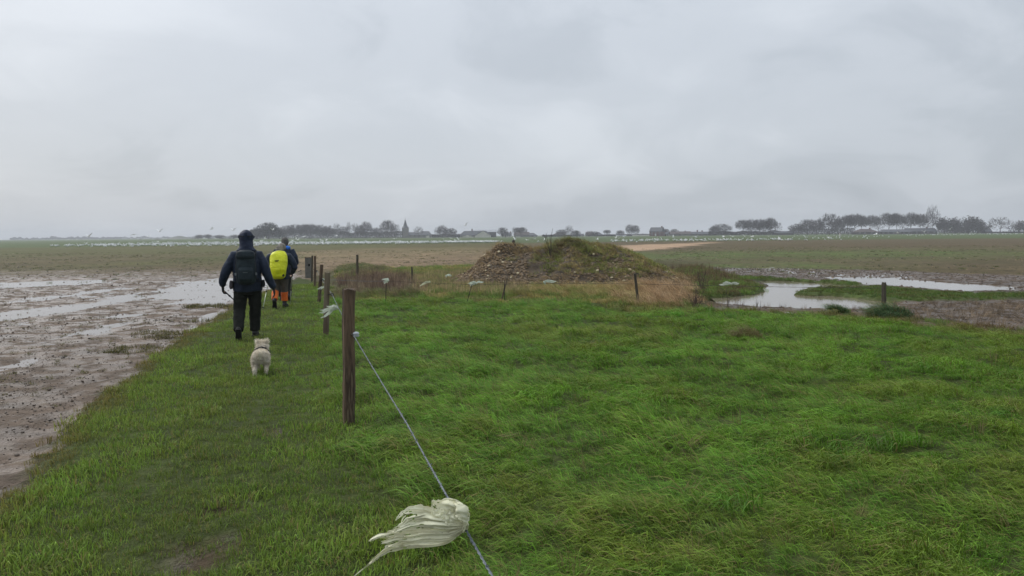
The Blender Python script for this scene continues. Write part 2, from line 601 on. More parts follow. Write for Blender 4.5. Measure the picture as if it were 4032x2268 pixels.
mg = bpy.data.materials.new('ground')
mg.use_nodes = True
t = mg.node_tree
b = t.nodes['Principled BSDF']
ac = N(t, 'ShaderNodeAttribute', attribute_name='col')
aw = N(t, 'ShaderNodeAttribute', attribute_name='wet')
af = N(t, 'ShaderNodeAttribute', attribute_name='field')
co = N(t, 'ShaderNodeTexCoord')
nf = N(t, 'ShaderNodeTexNoise', i_Scale=9.0, i_Detail=5.0, i_Roughness=0.7)
nm = N(t, 'ShaderNodeTexNoise', i_Scale=1.6, i_Detail=5.0, i_Roughness=0.65)
nl = N(t, 'ShaderNodeTexNoise', i_Scale=0.16, i_Detail=6.0, i_Roughness=0.7)
for q in (nf, nm, nl):
    L(t, co.outputs['Object'], q.inputs['Vector'])
v1 = mth(t, 'MULTIPLY_ADD', nf.outputs['Fac'], 1.5, 0.25)
v2 = mth(t, 'MULTIPLY_ADD', nm.outputs['Fac'], 1.5, 0.25)
v3 = mth(t, 'MULTIPLY_ADD', nl.outputs['Fac'], 1.1, 0.45)
vv = mth(t, 'MULTIPLY', mth(t, 'MULTIPLY', v1, v2), v3)
vs = N(t, 'ShaderNodeVectorMath', operation='SCALE')
L(t, ac.outputs['Vector'], vs.inputs[0])
L(t, vv, vs.inputs['Scale'])
# scattered straw and stalks left on the ploughed land
ns = N(t, 'ShaderNodeTexNoise', i_Scale=3.1, i_Detail=6.0, i_Roughness=0.75)
L(t, co.outputs['Object'], ns.inputs['Vector'])
stf = ramp(t, [(0.56, (0, 0, 0)), (0.70, (1, 1, 1))])
L(t, ns.outputs['Fac'], stf.inputs[0])
sfac = mth(t, 'MULTIPLY', mth(t, 'MULTIPLY', stf.outputs[0], af.outputs['Fac']), 0.26)
cc = mixc(t, sfac, vs.outputs[0], (0.30, 0.24, 0.15))
L(t, cc, b.inputs['Base Color'])
nw = N(t, 'ShaderNodeTexNoise', i_Scale=2.3, i_Detail=5.0, i_Roughness=0.6)
L(t, co.outputs['Object'], nw.inputs['Vector'])
film = ramp(t, [(0.44, (0, 0, 0)), (0.56, (1, 1, 1))])
L(t, nw.outputs['Fac'], film.inputs[0])
wf = mth(t, 'MULTIPLY', film.outputs[0], aw.outputs['Fac'])
rr = mth(t, 'MULTIPLY_ADD', wf, -0.42, 0.80)
rr = mth(t, 'MULTIPLY_ADD', aw.outputs['Fac'], -0.08, rr)
L(t, rr, b.inputs['Roughness'])
L(t, mth(t, 'MULTIPLY_ADD', wf, 0.42, 0.06), b.inputs['Specular IOR Level'])
bn = N(t, 'ShaderNodeBump', i_Strength=1.0, i_Distance=0.07)
ng_ = N(t, 'ShaderNodeTexNoise', i_Scale=34.0, i_Detail=3.0, i_Roughness=0.6)
L(t, co.outputs['Object'], ng_.inputs['Vector'])
L(t, mth(t, 'MULTIPLY_ADD', ng_.outputs['Fac'], 0.35, mth(t, 'MULTIPLY_ADD', nf.outputs['Fac'], 0.9, nm.outputs['Fac'])), bn.inputs['Height'])
L(t, bn.outputs[0], b.inputs['Normal'])

gme = fastmesh('ground', np.stack([gx, gy, M['z']], 1), Q, mg, True)
a = gme.attributes.new('col', 'FLOAT_VECTOR', 'POINT')
a.data.foreach_set('vector', col.astype(np.float32).ravel())
a = gme.attributes.new('wet', 'FLOAT', 'POINT')
a.data.foreach_set('value', wet.astype(np.float32))
a = gme.attributes.new('field', 'FLOAT', 'POINT')
a.data.foreach_set('value', fieldm.astype(np.float32))
obj('ground', gme, kind='structure')


def water_mat(name, c, rough=0.03, bump=0.002, sc=9.0):
    mt = material(name, c, c, rough=rough, spec=0.5)
    t = mt.node_tree
    b = t.nodes['Principled BSDF']
    b.inputs['IOR'].default_value = 1.333
    co = N(t, 'ShaderNodeTexCoord')
    mpn = N(t, 'ShaderNodeMapping')
    mpn.inputs['Scale'].default_value = (0.7, 1.3, 1)
    L(t, co.outputs['Object'], mpn.inputs[0])
    nz = N(t, 'ShaderNodeTexNoise', i_Scale=sc, i_Detail=3.0)
    L(t, mpn.outputs[0], nz.inputs['Vector'])
    bn = N(t, 'ShaderNodeBump', i_Strength=1.0, i_Distance=bump)
    L(t, nz.outputs['Fac'], bn.inputs['Height'])
    L(t, bn.outputs[0], b.inputs['Normal'])
    return mt


m_wl = water_mat('flood_water', (0.16, 0.125, 0.10))
m_wr = water_mat('pond_water', (0.20, 0.165, 0.125))
q = MB()
q.add([(-60, 3, WET_L), (-1.5, 3, WET_L), (-5.5, 20, WET_L), (-8.2, 33, WET_L), (-10, 44, WET_L), (-60, 44, WET_L)], [(0, 1, 2, 3, 4, 5)]).build('flood_water', m_wl, kind='structure')
q = MB()
q.add([(4.6, 15.2, WET_R), (9, 14.5, WET_R), (30, 11, WET_R), (45, 24, WET_R), (45, 46, WET_R), (8, 46, WET_R), (6.2, 26, WET_R)], [(0, 1, 2, 3, 4, 5, 6)]).build('pond_water', m_wr, kind='structure')

# ------------------------------------------------------------------ bare winter trees
m_bark = material('bark', (0.050, 0.042, 0.036), (0.030, 0.026, 0.022), rough=0.9, scale=3)
m_twig = material('twigs', (0.048, 0.040, 0.035), (0.030, 0.026, 0.024), rough=0.9, scale=2)
m_ever = material('evergreen_leaves', (0.030, 0.036, 0.020), (0.018, 0.022, 0.014), rough=0.8, scale=1.5)


def make_tree(seed, shape='round', twig=520, lean=0.0):
    """unit tree, 1 high and about 1 wide; returns (trunk mesh, crown mesh)"""
    r = random.Random(seed)
    tr, V, Fc = MB(), [], []

    def inside(p):
        x, y, z = p
        if shape == 'tall':
            return (x * 1.15) ** 2 + (y * 1.15) ** 2 + ((z - 0.58) / 0.44) ** 2 < 1
        if shape == 'flat':
            return ((x - lean * 0.3) / 0.52) ** 2 + (y / 0.52) ** 2 + ((z - 0.66) / 0.35) ** 2 < 1
        return (x / 0.5) ** 2 + (y / 0.5) ** 2 + ((z - 0.6) / 0.41) ** 2 < 1

    def limb(p, d, ln, rad, lev):
        pts, rs = [p], [rad]
        n = 3 if lev < 2 else 2
        for i in range(n):
            d = (d + Vector((r.uniform(-.25, .25) + lean * .12, r.uniform(-.25, .25), r.uniform(-.05, .22)))).normalized()
            p = p + d * (ln / n)
            pts.append(p.copy())
            rs.append(rad * (1 - 0.55 * (i + 1) / n))
        tr.tube([tuple(q) for q in pts], rs, n=4 if lev < 2 else 3, cap=False)
        if lev >= 3 or ln < 0.06:
            return
        k = {0: r.randint(4, 6), 1: r.randint(4, 5), 2: r.randint(2, 3)}[lev]
        for i in range(k):
            f = r.uniform(0.45, 1.0) if lev else r.uniform(0.62, 1.0)
            j = min(int(f * n), n - 1)
            q = pts[j].lerp(pts[j + 1], f * n - j)
            az = r.uniform(0, 6.28)
            el = r.uniform(0.25, 1.0) if lev == 0 else r.uniform(-0.1, 0.9)
            nd = (Vector((math.cos(az) * math.cos(el), math.sin(az) * math.cos(el), math.sin(el))) + d * 0.55).normalized()
            q2 = q + nd * ln * 0.55
            if inside(q2) or lev == 0:
                limb(q, nd, ln * r.uniform(0.50, 0.72), rs[j] * 0.58, lev + 1)

    th = {'tall': 0.45, 'flat': 0.5}.get(shape, 0.42)
    limb(Vector((0, 0, -0.01)), Vector((0, 0, 1)), th, 0.024, 0)
    # fine twigs fill the outer crown
    cnt = 0
    while cnt < twig:
        a = r.uniform(0, 6.28)
        cz = r.uniform(-1, 1)
        rr = r.random() ** 0.42
        s_ = math.sqrt(1 - cz * cz)
        if shape == 'tall':
            c = Vector((math.cos(a) * s_ * rr * .5, math.sin(a) * s_ * rr * .5, 0.58 + cz * rr * .42))
        elif shape == 'flat':
            c = Vector((math.cos(a) * s_ * rr * .52 + lean * .1, math.sin(a) * s_ * rr * .52, 0.68 + cz * rr * .31))
        else:
            c = Vector((math.cos(a) * s_ * rr * .5, math.sin(a) * s_ * rr * .5, 0.6 + cz * rr * .4))
        k = mnoise.noise(c * 5.5 + Vector((seed, 0, 0)))
        if k < -0.12:
            continue
        out = (c - Vector((0, 0, 0.42))).normalized()
        d = (out + Vector((r.uniform(-.7, .7) + lean * .4, r.uniform(-.7, .7), r.uniform(-.4, .7)))).normalized()
        ln = r.uniform(0.07, 0.15)
        sd = d.cross(Vector((r.uniform(-1, 1), r.uniform(-1, 1), r.uniform(-1, 1)))).normalized() * r.uniform(0.0045, 0.0095)
        b0 = len(V)
        e = c + d * ln
        V += [c - sd, c + sd, e]
        Fc.append((b0, b0 + 1, b0 + 2))
        for _ in range(2):
            f = c.lerp(e, r.uniform(.2, .8))
            d2 = (d + Vector((r.uniform(-.9, .9), r.uniform(-.9, .9), r.uniform(-.3, .9)))).normalized()
            b0 = len(V)
            V += [f - sd * .7, f + sd * .7, f + d2 * ln * .7]
            Fc.append((b0, b0 + 1, b0 + 2))
        cnt += 1
    return mesh('trunk', tr.V, tr.F, m_bark), mesh('crown', V, Fc, m_twig)


def make_dense(seed, mat, n=1500, z0=0.02):
    """dense bush or ivy-clad tree of small leafy faces, unit size"""
    r = random.Random(seed)
    V, Fc = [], []
    lobes = [(Vector((r.uniform(-.25, .25), r.uniform(-.2, .2), r.uniform(.3, .62))), r.uniform(.2, .33)) for _ in range(7)]
    lobes.append((Vector((0, 0, .45)), .4))
    for _ in range(n):
        c0, q = r.choice(lobes)
        a, cz, rr = r.uniform(0, 6.28), r.uniform(-1, 1), r.random() ** .35
        s_ = math.sqrt(1 - cz * cz)
        p = c0 + Vector((math.cos(a) * s_, math.sin(a) * s_, cz)) * rr * q
        p.z = max(p.z, z0) if r.random() > .3 else p.z * .9 + .02
        d = Vector((r.uniform(-1, 1), r.uniform(-1, 1), r.uniform(-1, 1))).normalized()
        e = d.cross(Vector((r.uniform(-1, 1), r.uniform(-1, 1), r.uniform(-1, 1)))).normalized()
        s = r.uniform(.016, .036)
        b0 = len(V)
        V += [p - d * s, p + e * s * .6, p + d * s, p - e * s * .6]
        Fc.append((b0, b0 + 1, b0 + 2, b0 + 3))
    tr = MB().tube([(0, 0, -.01), (0.01, 0, .3), (0.03, 0.01, .6)], [.03, .022, .008], n=5)
    return mesh('trunk', tr.V, tr.F, m_bark), mesh('crown', V, Fc, mat)


ROUND = [make_tree(s, 'round', 1500) for s in (1, 2, 3)]
FLAT = [make_tree(s, 'flat', 1500, 0.5) for s in (11, 12, 13)]
TALL = [make_tree(s, 'tall', 800) for s in (21, 22)]
THIN = [make_tree(s, 'round', 520) for s in (31, 32)]
DENSE = [make_dense(s, m_twig, 2600) for s in (41, 42)]
EVER = [make_dense(s, m_ever, 3000) for s in (51, 52)]
KIND = {'R': ROUND, 'F': FLAT, 'T': TALL, 'N': THIN, 'D': DENSE, 'E': EVER}


def place_tree(px, top, w, D, kind, label, group=None, name='bare_tree', rz=None):
    x = at(px, 930, D)[0]
    z0 = gz(x, D)
    hgt = at(px, top, D)[2] - z0
    wid = w / F * D
    lib = KIND[kind]
    tm, cm = lib[int(px) % len(lib)]
    o = thing(name, label, 'tree', (x, D, z0), (px * 1.7) % 6.28 if rz is None else rz, group)
    o.scale = (wid, wid, hgt)
    obj('trunk', tm, o)
    obj('crown', cm, o)
    return o


# wood and hedgerow trees west of the church
gW, lW, lW2 = 'bare trees of the wood beside the church', 'bare grey tree in the densest part of the wood next to the big evergreen', 'bare grey tree in the thinner church end of the wood'
for px, top, w, k in [(1130, 890, 55, 'R'), (1165, 886, 70, 'R'), (1200, 884, 50, 'R'), (1228, 884, 60, 'F'), (1262, 888, 55, 'R'), (1292, 892, 55, 'R'), (1326, 881, 32, 'N'), (1352, 894, 42, 'R'), (1398, 882, 36, 'N'), (1418, 890, 40, 'R'), (1482, 898, 44, 'R')]:
    place_tree(px, top, w, 690 + (px * 7) % 40, k, lW if px < 1300 else lW2, gW if px < 1300 else gW + ', church end')
place_tree(1373, 876, 17, 690, 'T', 'slim upright poplar-like bare tree in the wood west of the church')
place_tree(1442, 876, 48, 690, 'R', 'round-crowned bare tree standing clear above the wood near the church')
place_tree(1527, 869, 60, 700, 'R', 'tallest round bare tree just west of the church tower')
place_tree(1558, 884, 36, 705, 'N', 'thin leaning bare tree between the round tree and the church tower')
place_tree(1058, 864, 120, 660, 'E', 'tallest broad dark evergreen tree at the west end of the wood', name='evergreen_tree')
place_tree(1012, 892, 80, 655, 'E', 'lower dark evergreen tree on the open side of the wood, behind the hooded walker', name='evergreen_tree')
place_tree(1100, 884, 80, 668, 'D', 'bushy grey tree leaning on the big dark evergreen tree', name='bushy_tree')
for px, top, w in [(780, 920, 56), (822, 918, 50), (866, 921, 66), (920, 920, 66)]:
    place_tree(px, top, w, 900, 'D', 'low faded tree of the clump out beyond the flock', 'low trees of the far clump', 'bushy_tree')
# trees among the village roofs
for px, top, w, k, lb in [
    (1648, 893, 36, 'N', 'small open-crowned bare tree above the church nave'),
    (1722, 896, 26, 'N', 'narrow bare tree at the end of the church nave roof'),
    (1742, 890, 40, 'R', 'round bare tree between the church and the long barn'),
    (1777, 900, 46, 'R', 'low rounded bare tree beside the small shed by the barn'),
    (1980, 897, 44, 'R', 'spreading bare tree at the east end of the long barn'),
    (2026, 895, 22, 'N', 'thin bare tree beyond the pale cottage'),
    (2052, 896, 50, 'F', 'flat-topped bare tree above the low dark farm roofs'),
    (2212, 905, 46, 'R', 'dim round tree behind the broad low roofs'),
    (2241, 888, 32, 'N', 'gaunt windblown tree sticking up above the village roofs'),
    (2265, 908, 40, 'R', 'small round tree beside the dark conifer'),
    (2322, 909, 30, 'N', 'thin bare tree over the row of small roofs'),
    (2342, 912, 26, 'R', 'little bare tree at the row of small roofs'),
    (2392, 906, 28, 'F', 'lopsided bare tree east of the row of small roofs'),
    (2442, 908, 34, 'R', 'small bare tree beside the low white wall'),
    (2480, 886, 34, 'R', 'pale tall bare tree, western one of the pair next to the brick house'),
    (2502, 888, 34, 'R', 'pale tall bare tree, one of the pair standing closer to the brick house'),
    (2622, 902, 30, 'R', 'faint round tree over the low roof beside the brick house'),
    (2656, 903, 34, 'R', 'faint domed tree behind the long low farm buildings'),
    (2840, 884, 78, 'R', 'broad bare tree at the end of the long low farm buildings'),
    (2812, 893, 40, 'R', 'short bare tree against the broad tree by the long low buildings')]:
    place_tree(px, top, w, 700, k, lb)
place_tree(2272, 903, 14, 690, 'E', 'small dark pointed conifer beside the white cottage', name='conifer_tree')
# the block of windswept trees, and the long row round the farm
for px, top, w, k in [(2925, 868, 62, 'F'), (2960, 867, 60, 'R'), (2992, 866, 66, 'F'), (3012, 872, 60, 'R')]:
    place_tree(px, top, w, 640, k, 'windswept tree in the compact dark block of trees', 'compact dark block of trees')
place_tree(3035, 861, 46, 640, 'F', 'windswept tree with a flag-shaped top at the block\'s edge')
place_tree(3058, 876, 40, 640, 'N', 'open bare tree with visible trunk ending the compact block')
gR = 'bare trees in the long farm row'
lR1, lR2, lR3 = 'bushy-headed bare tree in the scrubby end of the long farm row', 'flat-topped bare tree behind the steep hipped old farmhouse', 'flat-topped bare tree standing over the long dark farm range'
for px, top, w, k in [(3140, 884, 60, 'R'), (3180, 866, 66, 'R'), (3215, 870, 50, 'R'), (3266, 847, 78, 'R'), (3300, 862, 46, 'R'), (3335, 851, 46, 'F'), (3366, 846, 62, 'F'), (3392, 852, 40, 'F'), (3432, 850, 40, 'F'), (3460, 857, 36, 'N'), (3498, 842, 62, 'F'), (3530, 845, 42, 'F'), (3556, 846, 40, 'N'), (3586, 841, 48, 'F'), (3622, 846, 44, 'F'), (3650, 842, 44, 'N')]:
    w = w * (1.25 if px > 3320 else 1.1)
    lb_, g_ = ((lR1, gR + ', scrub end') if px < 3320 else (lR2, gR + ', over the farmhouse') if px < 3470 else (lR3, gR + ', over the range'))
    place_tree(px, top, w, 610 + (px * 3) % 25, k, lb_, g_)
place_tree(3670, 813, 48, 612, 'N', 'tallest bare tree rising well above the long farm row')
for px, top, w in [(3718, 840, 76), (3762, 842, 80), (3812, 836, 104), (3850, 852, 76)]:
    place_tree(px, top, w, 606, 'D', 'dense dark tree in the solid mass at the end of the farm row', 'solid mass ending the farm row', 'bushy_tree')
place_tree(3936, 857, 84, 612, 'N', 'lone wide bare tree standing past the solid dark mass')
place_tree(4012, 857, 78, 605, 'D', 'dome-shaped dark tree beyond the lone wide bare tree', name='bushy_tree')


def hedge(px0, px1, top, D, label, mat=None, seed=0, dens=1.0):
    r = random.Random(seed + px0)
    a, b_ = at(px0, 930, D), at(px1, 930, D)
    z0 = gz((a[0] + b_[0]) / 2, D)
    hgt = at((px0 + px1) / 2, top, D)[2] - z0
    ln = b_[0] - a[0]
    V, Fc = [], []
    for _ in range(int(ln * 110 * dens)):
        u = r.random()
        hh = hgt * (0.78 + 0.3 * mnoise.noise(Vector((u * ln * .12, seed, 3))))
        p = Vector((u * ln, r.uniform(-2, 2), r.random() ** .8 * hh))
        d = Vector((r.uniform(-.6, .6), r.uniform(-.6, .6), r.uniform(.1, 1))).normalized()
        e = d.cross(Vector((r.uniform(-1, 1), r.uniform(-1, 1), .2))).normalized() * r.uniform(.10, .22)
        s = r.uniform(.5, 1.1)
        b0 = len(V)
        V += [p - e, p + e, p + d * s]
        Fc.append((b0, b0 + 1, b0 + 2))
    o = obj('hedge', mesh('hedge', V, Fc, mat or m_twig))
    o.location = (a[0], D, z0)
    return tag(o, label, 'hedge')


hedge(985, 1330, 896, 684, 'long dark undergrowth hedge under the wood west of the church', dens=1.5, seed=1)
hedge(1330, 1585, 908, 686, 'dark hedge running from the wood to the church tower', dens=1.4, seed=2)
hedge(1700, 1812, 920, 696, 'hedge closing the gap between church and barn', dens=1.2, seed=3)
hedge(2135, 2275, 924, 690, 'long clipped hedge in front of the broad low roofs', m_ever, 4, 1.6)
hedge(2370, 2560, 922, 712, 'loose hedge behind the low white wall towards the brick house', dens=1.0, seed=5)
hedge(2790, 3120, 908, 632, 'scrubby hedge below the compact dark block of trees', dens=1.1, seed=6)
hedge(3120, 3360, 893, 628, 'thick scrub below the first trees of the farm row', dens=1.0, seed=7)
hedge(3690, 3900, 880, 604, 'thick scrub below the solid mass ending the farm row', dens=1.2, seed=8)
hedge(3900, 4300, 912, 615, 'low scrub under the lone wide bare tree', dens=1.0, seed=9)
hedge(4030, 4300, 880, 640, 'tall scrub beyond the dome-shaped dark tree', dens=1.0, seed=10)

# far dunes, earth heaps and woods on the misty western horizon
m_dune = material('far_dune', (0.10, 0.10, 0.075), (0.075, 0.08, 0.055), scale=.05)


def dome(name, px, top, w, D, mat, depth=0.6, **p):
    c = at(px, 930, D)
    z0 = gz(c[0], D)
    hh = at(px, top, D)[2] - z0
    rx = w / F * D / 2
    V, Fc, n, k = [], [], 28, 9
    for j in range(k + 1):
        f = j / k
        for i in range(n):
            a = 6.2832 * i / n
            V.append((math.cos(a) * rx * (1 - f), math.sin(a) * rx * depth * (1 - f), hh * (0.5 - 0.5 * math.cos(math.pi * f)) * (1 + .12 * mnoise.noise(Vector((i * .7, j, px))))))
    for j in range(k):
        for i in range(n):
            Fc.append((j * n + i, j * n + (i + 1) % n, (j + 1) * n + (i + 1) % n, (j + 1) * n + i))
    o = obj(name, mesh(name, V, Fc, mat, True), **p)
    o.location = (c[0], D, z0 - .02)
    return o


dome('hill', 706, 929, 120, 1300, m_dune, kind='structure')
tag(dome('earth_heap', 620, 939, 52, 800, m_dune), 'larger of two low earth heaps on the misty horizon', 'heap')
tag(dome('earth_heap', 553, 941, 22, 800, m_dune), 'smaller of two low earth heaps on the misty horizon', 'heap')
r = random.Random(5)
V, Fc = [], []
for _ in range(5200):
    px = r.uniform(40, 480) if r.random() < .8 else r.uniform(480, 760)
    D = r.uniform(2000, 2300)
    top = 936 - 7 * mnoise.noise(Vector((px * .022, 2, 0))) - 5 * mnoise.noise(Vector((px * .08, 7, 0))) + (3 if px < 200 else 0)
    a = at(px, 944, D)
    z1 = at(px, top, D)[2]
    z = r.random() ** .7 * max(z1, 1)
    s = r.uniform(.8, 2.2)
    b0 = len(V)
    V += [(a[0] - s, D, z), (a[0] + s * r.uniform(.4, 1), D + r.uniform(-1, 1), z), (a[0] + r.uniform(-1, 1), D, z + s * 1.4)]
    Fc.append((b0, b0 + 1, b0 + 2))
tag(obj('treeline', mesh('treeline', V, Fc, m_twig), kind='stuff'), 'faint far-off woods on the misty western horizon', 'woods')

# ------------------------------------------------------------------ village, church and farms
m_slate = material('slate_roof', (0.075, 0.078, 0.085), (0.050, 0.053, 0.060), rough=0.6, scale=.6)
m_tile = material('brown_tile_roof', (0.085, 0.062, 0.055), (0.055, 0.043, 0.040), rough=0.7, scale=.6)
m_metal = material('sheet_metal_roof', (0.30, 0.31, 0.32), (0.24, 0.25, 0.27), rough=0.5, scale=.3)
m_wh = material('limewashed_wall', (0.62, 0.60, 0.52), (0.50, 0.48, 0.42), rough=0.9, scale=.5)
m_br = material('brick_wall', (0.16, 0.085, 0.075), (0.11, 0.065, 0.06), rough=0.9, scale=.8)
m_st = material('stone_wall', (0.20, 0.19, 0.17), (0.15, 0.145, 0.135), rough=0.9, scale=.5)
m_dk = material('dark_boarding', (0.070, 0.062, 0.060), (0.050, 0.045, 0.045), rough=0.9, scale=.5)
m_gl = material('window_glass', (0.03, 0.035, 0.04), rough=0.15, spec=.5)
m_fr = material('window_frame', (0.6, 0.6, 0.58), rough=0.6)
m_dr = material('door_paint', (0.10, 0.07, 0.055), rough=0.6)


def house(name, label, px0, px1, ridge, eave, D, wallm, roofm, depth=8.0, hip=(0, 0), chim=(), win=0, door=True, cat='house', gable=None, patches=()):
    """long house, ridge across the view; measures in metres come from its pixels at its distance"""
    a, b_ = at(px0, 930, D), at(px1, 930, D)
    z0 = gz((a[0] + b_[0]) / 2, D)
    mid = (px0 + px1) / 2
    Lx = b_[0] - a[0]
    ze, zr = at(mid, eave, D)[2] - z0, at(mid, ridge, D)[2] - z0
    o = thing(name, label, cat, (a[0], D, z0 - 0.02))
    w = MB()
    w.box((0, 0, 0), (Lx, depth, ze))
    for s, hp in ((0, hip[0]), (Lx, hip[1])):
        if not hp:
            x0, x1 = (0, .3) if s == 0 else (Lx - .3, Lx)
            w.add([(x0, 0, ze), (x0, depth, ze), (x0, depth / 2, zr - .1), (x1, 0, ze), (x1, depth, ze), (x1, depth / 2, zr - .1)], [(0, 2, 1), (3, 4, 5), (0, 3, 5, 2), (1, 2, 5, 4)])
    w.build('wall', wallm, o)
    ov, e0, e1 = .35, hip[0] * depth / 2, hip[1] * depth / 2
    x0, x1 = -.25, Lx + .25
    rf = MB()
    zo = ze - ov * (zr - ze) / (depth / 2)
    t_ = .22
    top = [(x0, -ov, zo), (x1, -ov, zo), (x1, depth + ov, zo), (x0, depth + ov, zo), (x0 + e0, depth / 2, zr), (x1 - e1, depth / 2, zr)]
    V = [(p[0], p[1], p[2] + t_) for p in top] + top
    rf.add(V, [(0, 1, 5, 4), (2, 3, 4, 5), (1, 2, 5), (3, 0, 4), (6, 10, 11, 7), (8, 11, 10, 9), (7, 11, 8), (9, 10, 6), (0, 6, 7, 1), (1, 7, 8, 2), (2, 8, 9, 3), (3, 9, 6, 0)])
    ro = rf.build('roof', roofm, o)
    for c in chim:
        cx_ = (c[0] - px0) / (px1 - px0) * Lx
        ct = at(c[0], c[1], D)[2] - z0
        q = MB().box((cx_ - .5, depth / 2 - .5, zr - .8), (cx_ + .5, depth / 2 + .5, ct))
        q.box((cx_ - .6, depth / 2 - .6, ct), (cx_ + .6, depth / 2 + .6, ct + .15))
        q.build('chimney', m_br, ro)
    for i in range(win):
        wx = Lx * (i + .5) / win + (0.9 if door and i == win // 2 else 0)
        hw, zb, zt = .55, min(ze * .35, 1.0), min(ze * .82, 2.3)
        f = MB().box((wx - hw - .1, -.06, zb - .1), (wx + hw + .1, .05, zt + .1)).build('window', m_fr, o)
        MB().box((wx - hw, -.10, zb), (wx - .05, -.065, zt)).box((wx + .05, -.10, zb), (wx + hw, -.065, zt)).build('pane', m_gl, f)
    if door:
        dx = Lx * .5 - .8
        MB().box((dx - .55, -.09, .02), (dx + .55, .05, min(2.1, ze * .9))).build('door', m_dr, o)
    for (p0, p1, t0, mt_, nm) in patches:      # separately coloured wall fronts or lean-tos
        xa, xb = (p0 - px0) / (px1 - px0) * Lx, (p1 - px0) / (px1 - px0) * Lx
        zt = at((p0 + p1) / 2, t0, D)[2] - z0
        MB().box((xa, -1.2, 0), (xb, -.02, zt)).build(nm, mt_, o)
    if gable:                                  # cross gable facing us
        g0, g1, ga, ge, gm, grm = gable
        xa, xb = (g0 - px0) / (px1 - px0) * Lx, (g1 - px0) / (px1 - px0) * Lx
        za, zb = at((g0 + g1) / 2, ga, D)[2] - z0, at((g0 + g1) / 2, ge, D)[2] - z0
        xm = (xa + xb) / 2
        g = MB().add([(xa, -3, 0), (xb, -3, 0), (xb, -3, zb), (xm, -3, za), (xa, -3, zb), (xa, 2, 0), (xb, 2, 0), (xb, 2, zb), (xm, 2, za), (xa, 2, zb)],
                     [(0, 1, 2, 3, 4), (1, 6, 7, 2), (5, 0, 4, 9), (9, 8, 7, 6, 5)])
        g.build('gable_wall', gm, o)
        k = .25
        MB().add([(xa - .5, -3.4, zb - .25), (xm, -3.4, za + .12), (xb + .5, -3.4, zb - .25), (xa - .5, 4, zb - .25), (xm, 4, za + .12), (xb + .5, 4, zb - .25),
                  (xa - .5, -3.4, zb - .25 + k), (xm, -3.4, za + .12 + k), (xb + .5, -3.4, zb - .25 + k), (xa - .5, 4, zb - .25 + k), (xm, 4, za + .12 + k), (xb + .5, 4, zb - .25 + k)],
                 [(6, 7, 10, 9), (7, 8, 11, 10), (0, 3, 4, 1), (1, 4, 5, 2), (0, 1, 7, 6), (1, 2, 8, 7), (3, 9, 10, 4), (4, 10, 11, 5), (0, 6, 9, 3), (2, 5, 11, 8)]).build('gable_roof', grm, o)
    return o


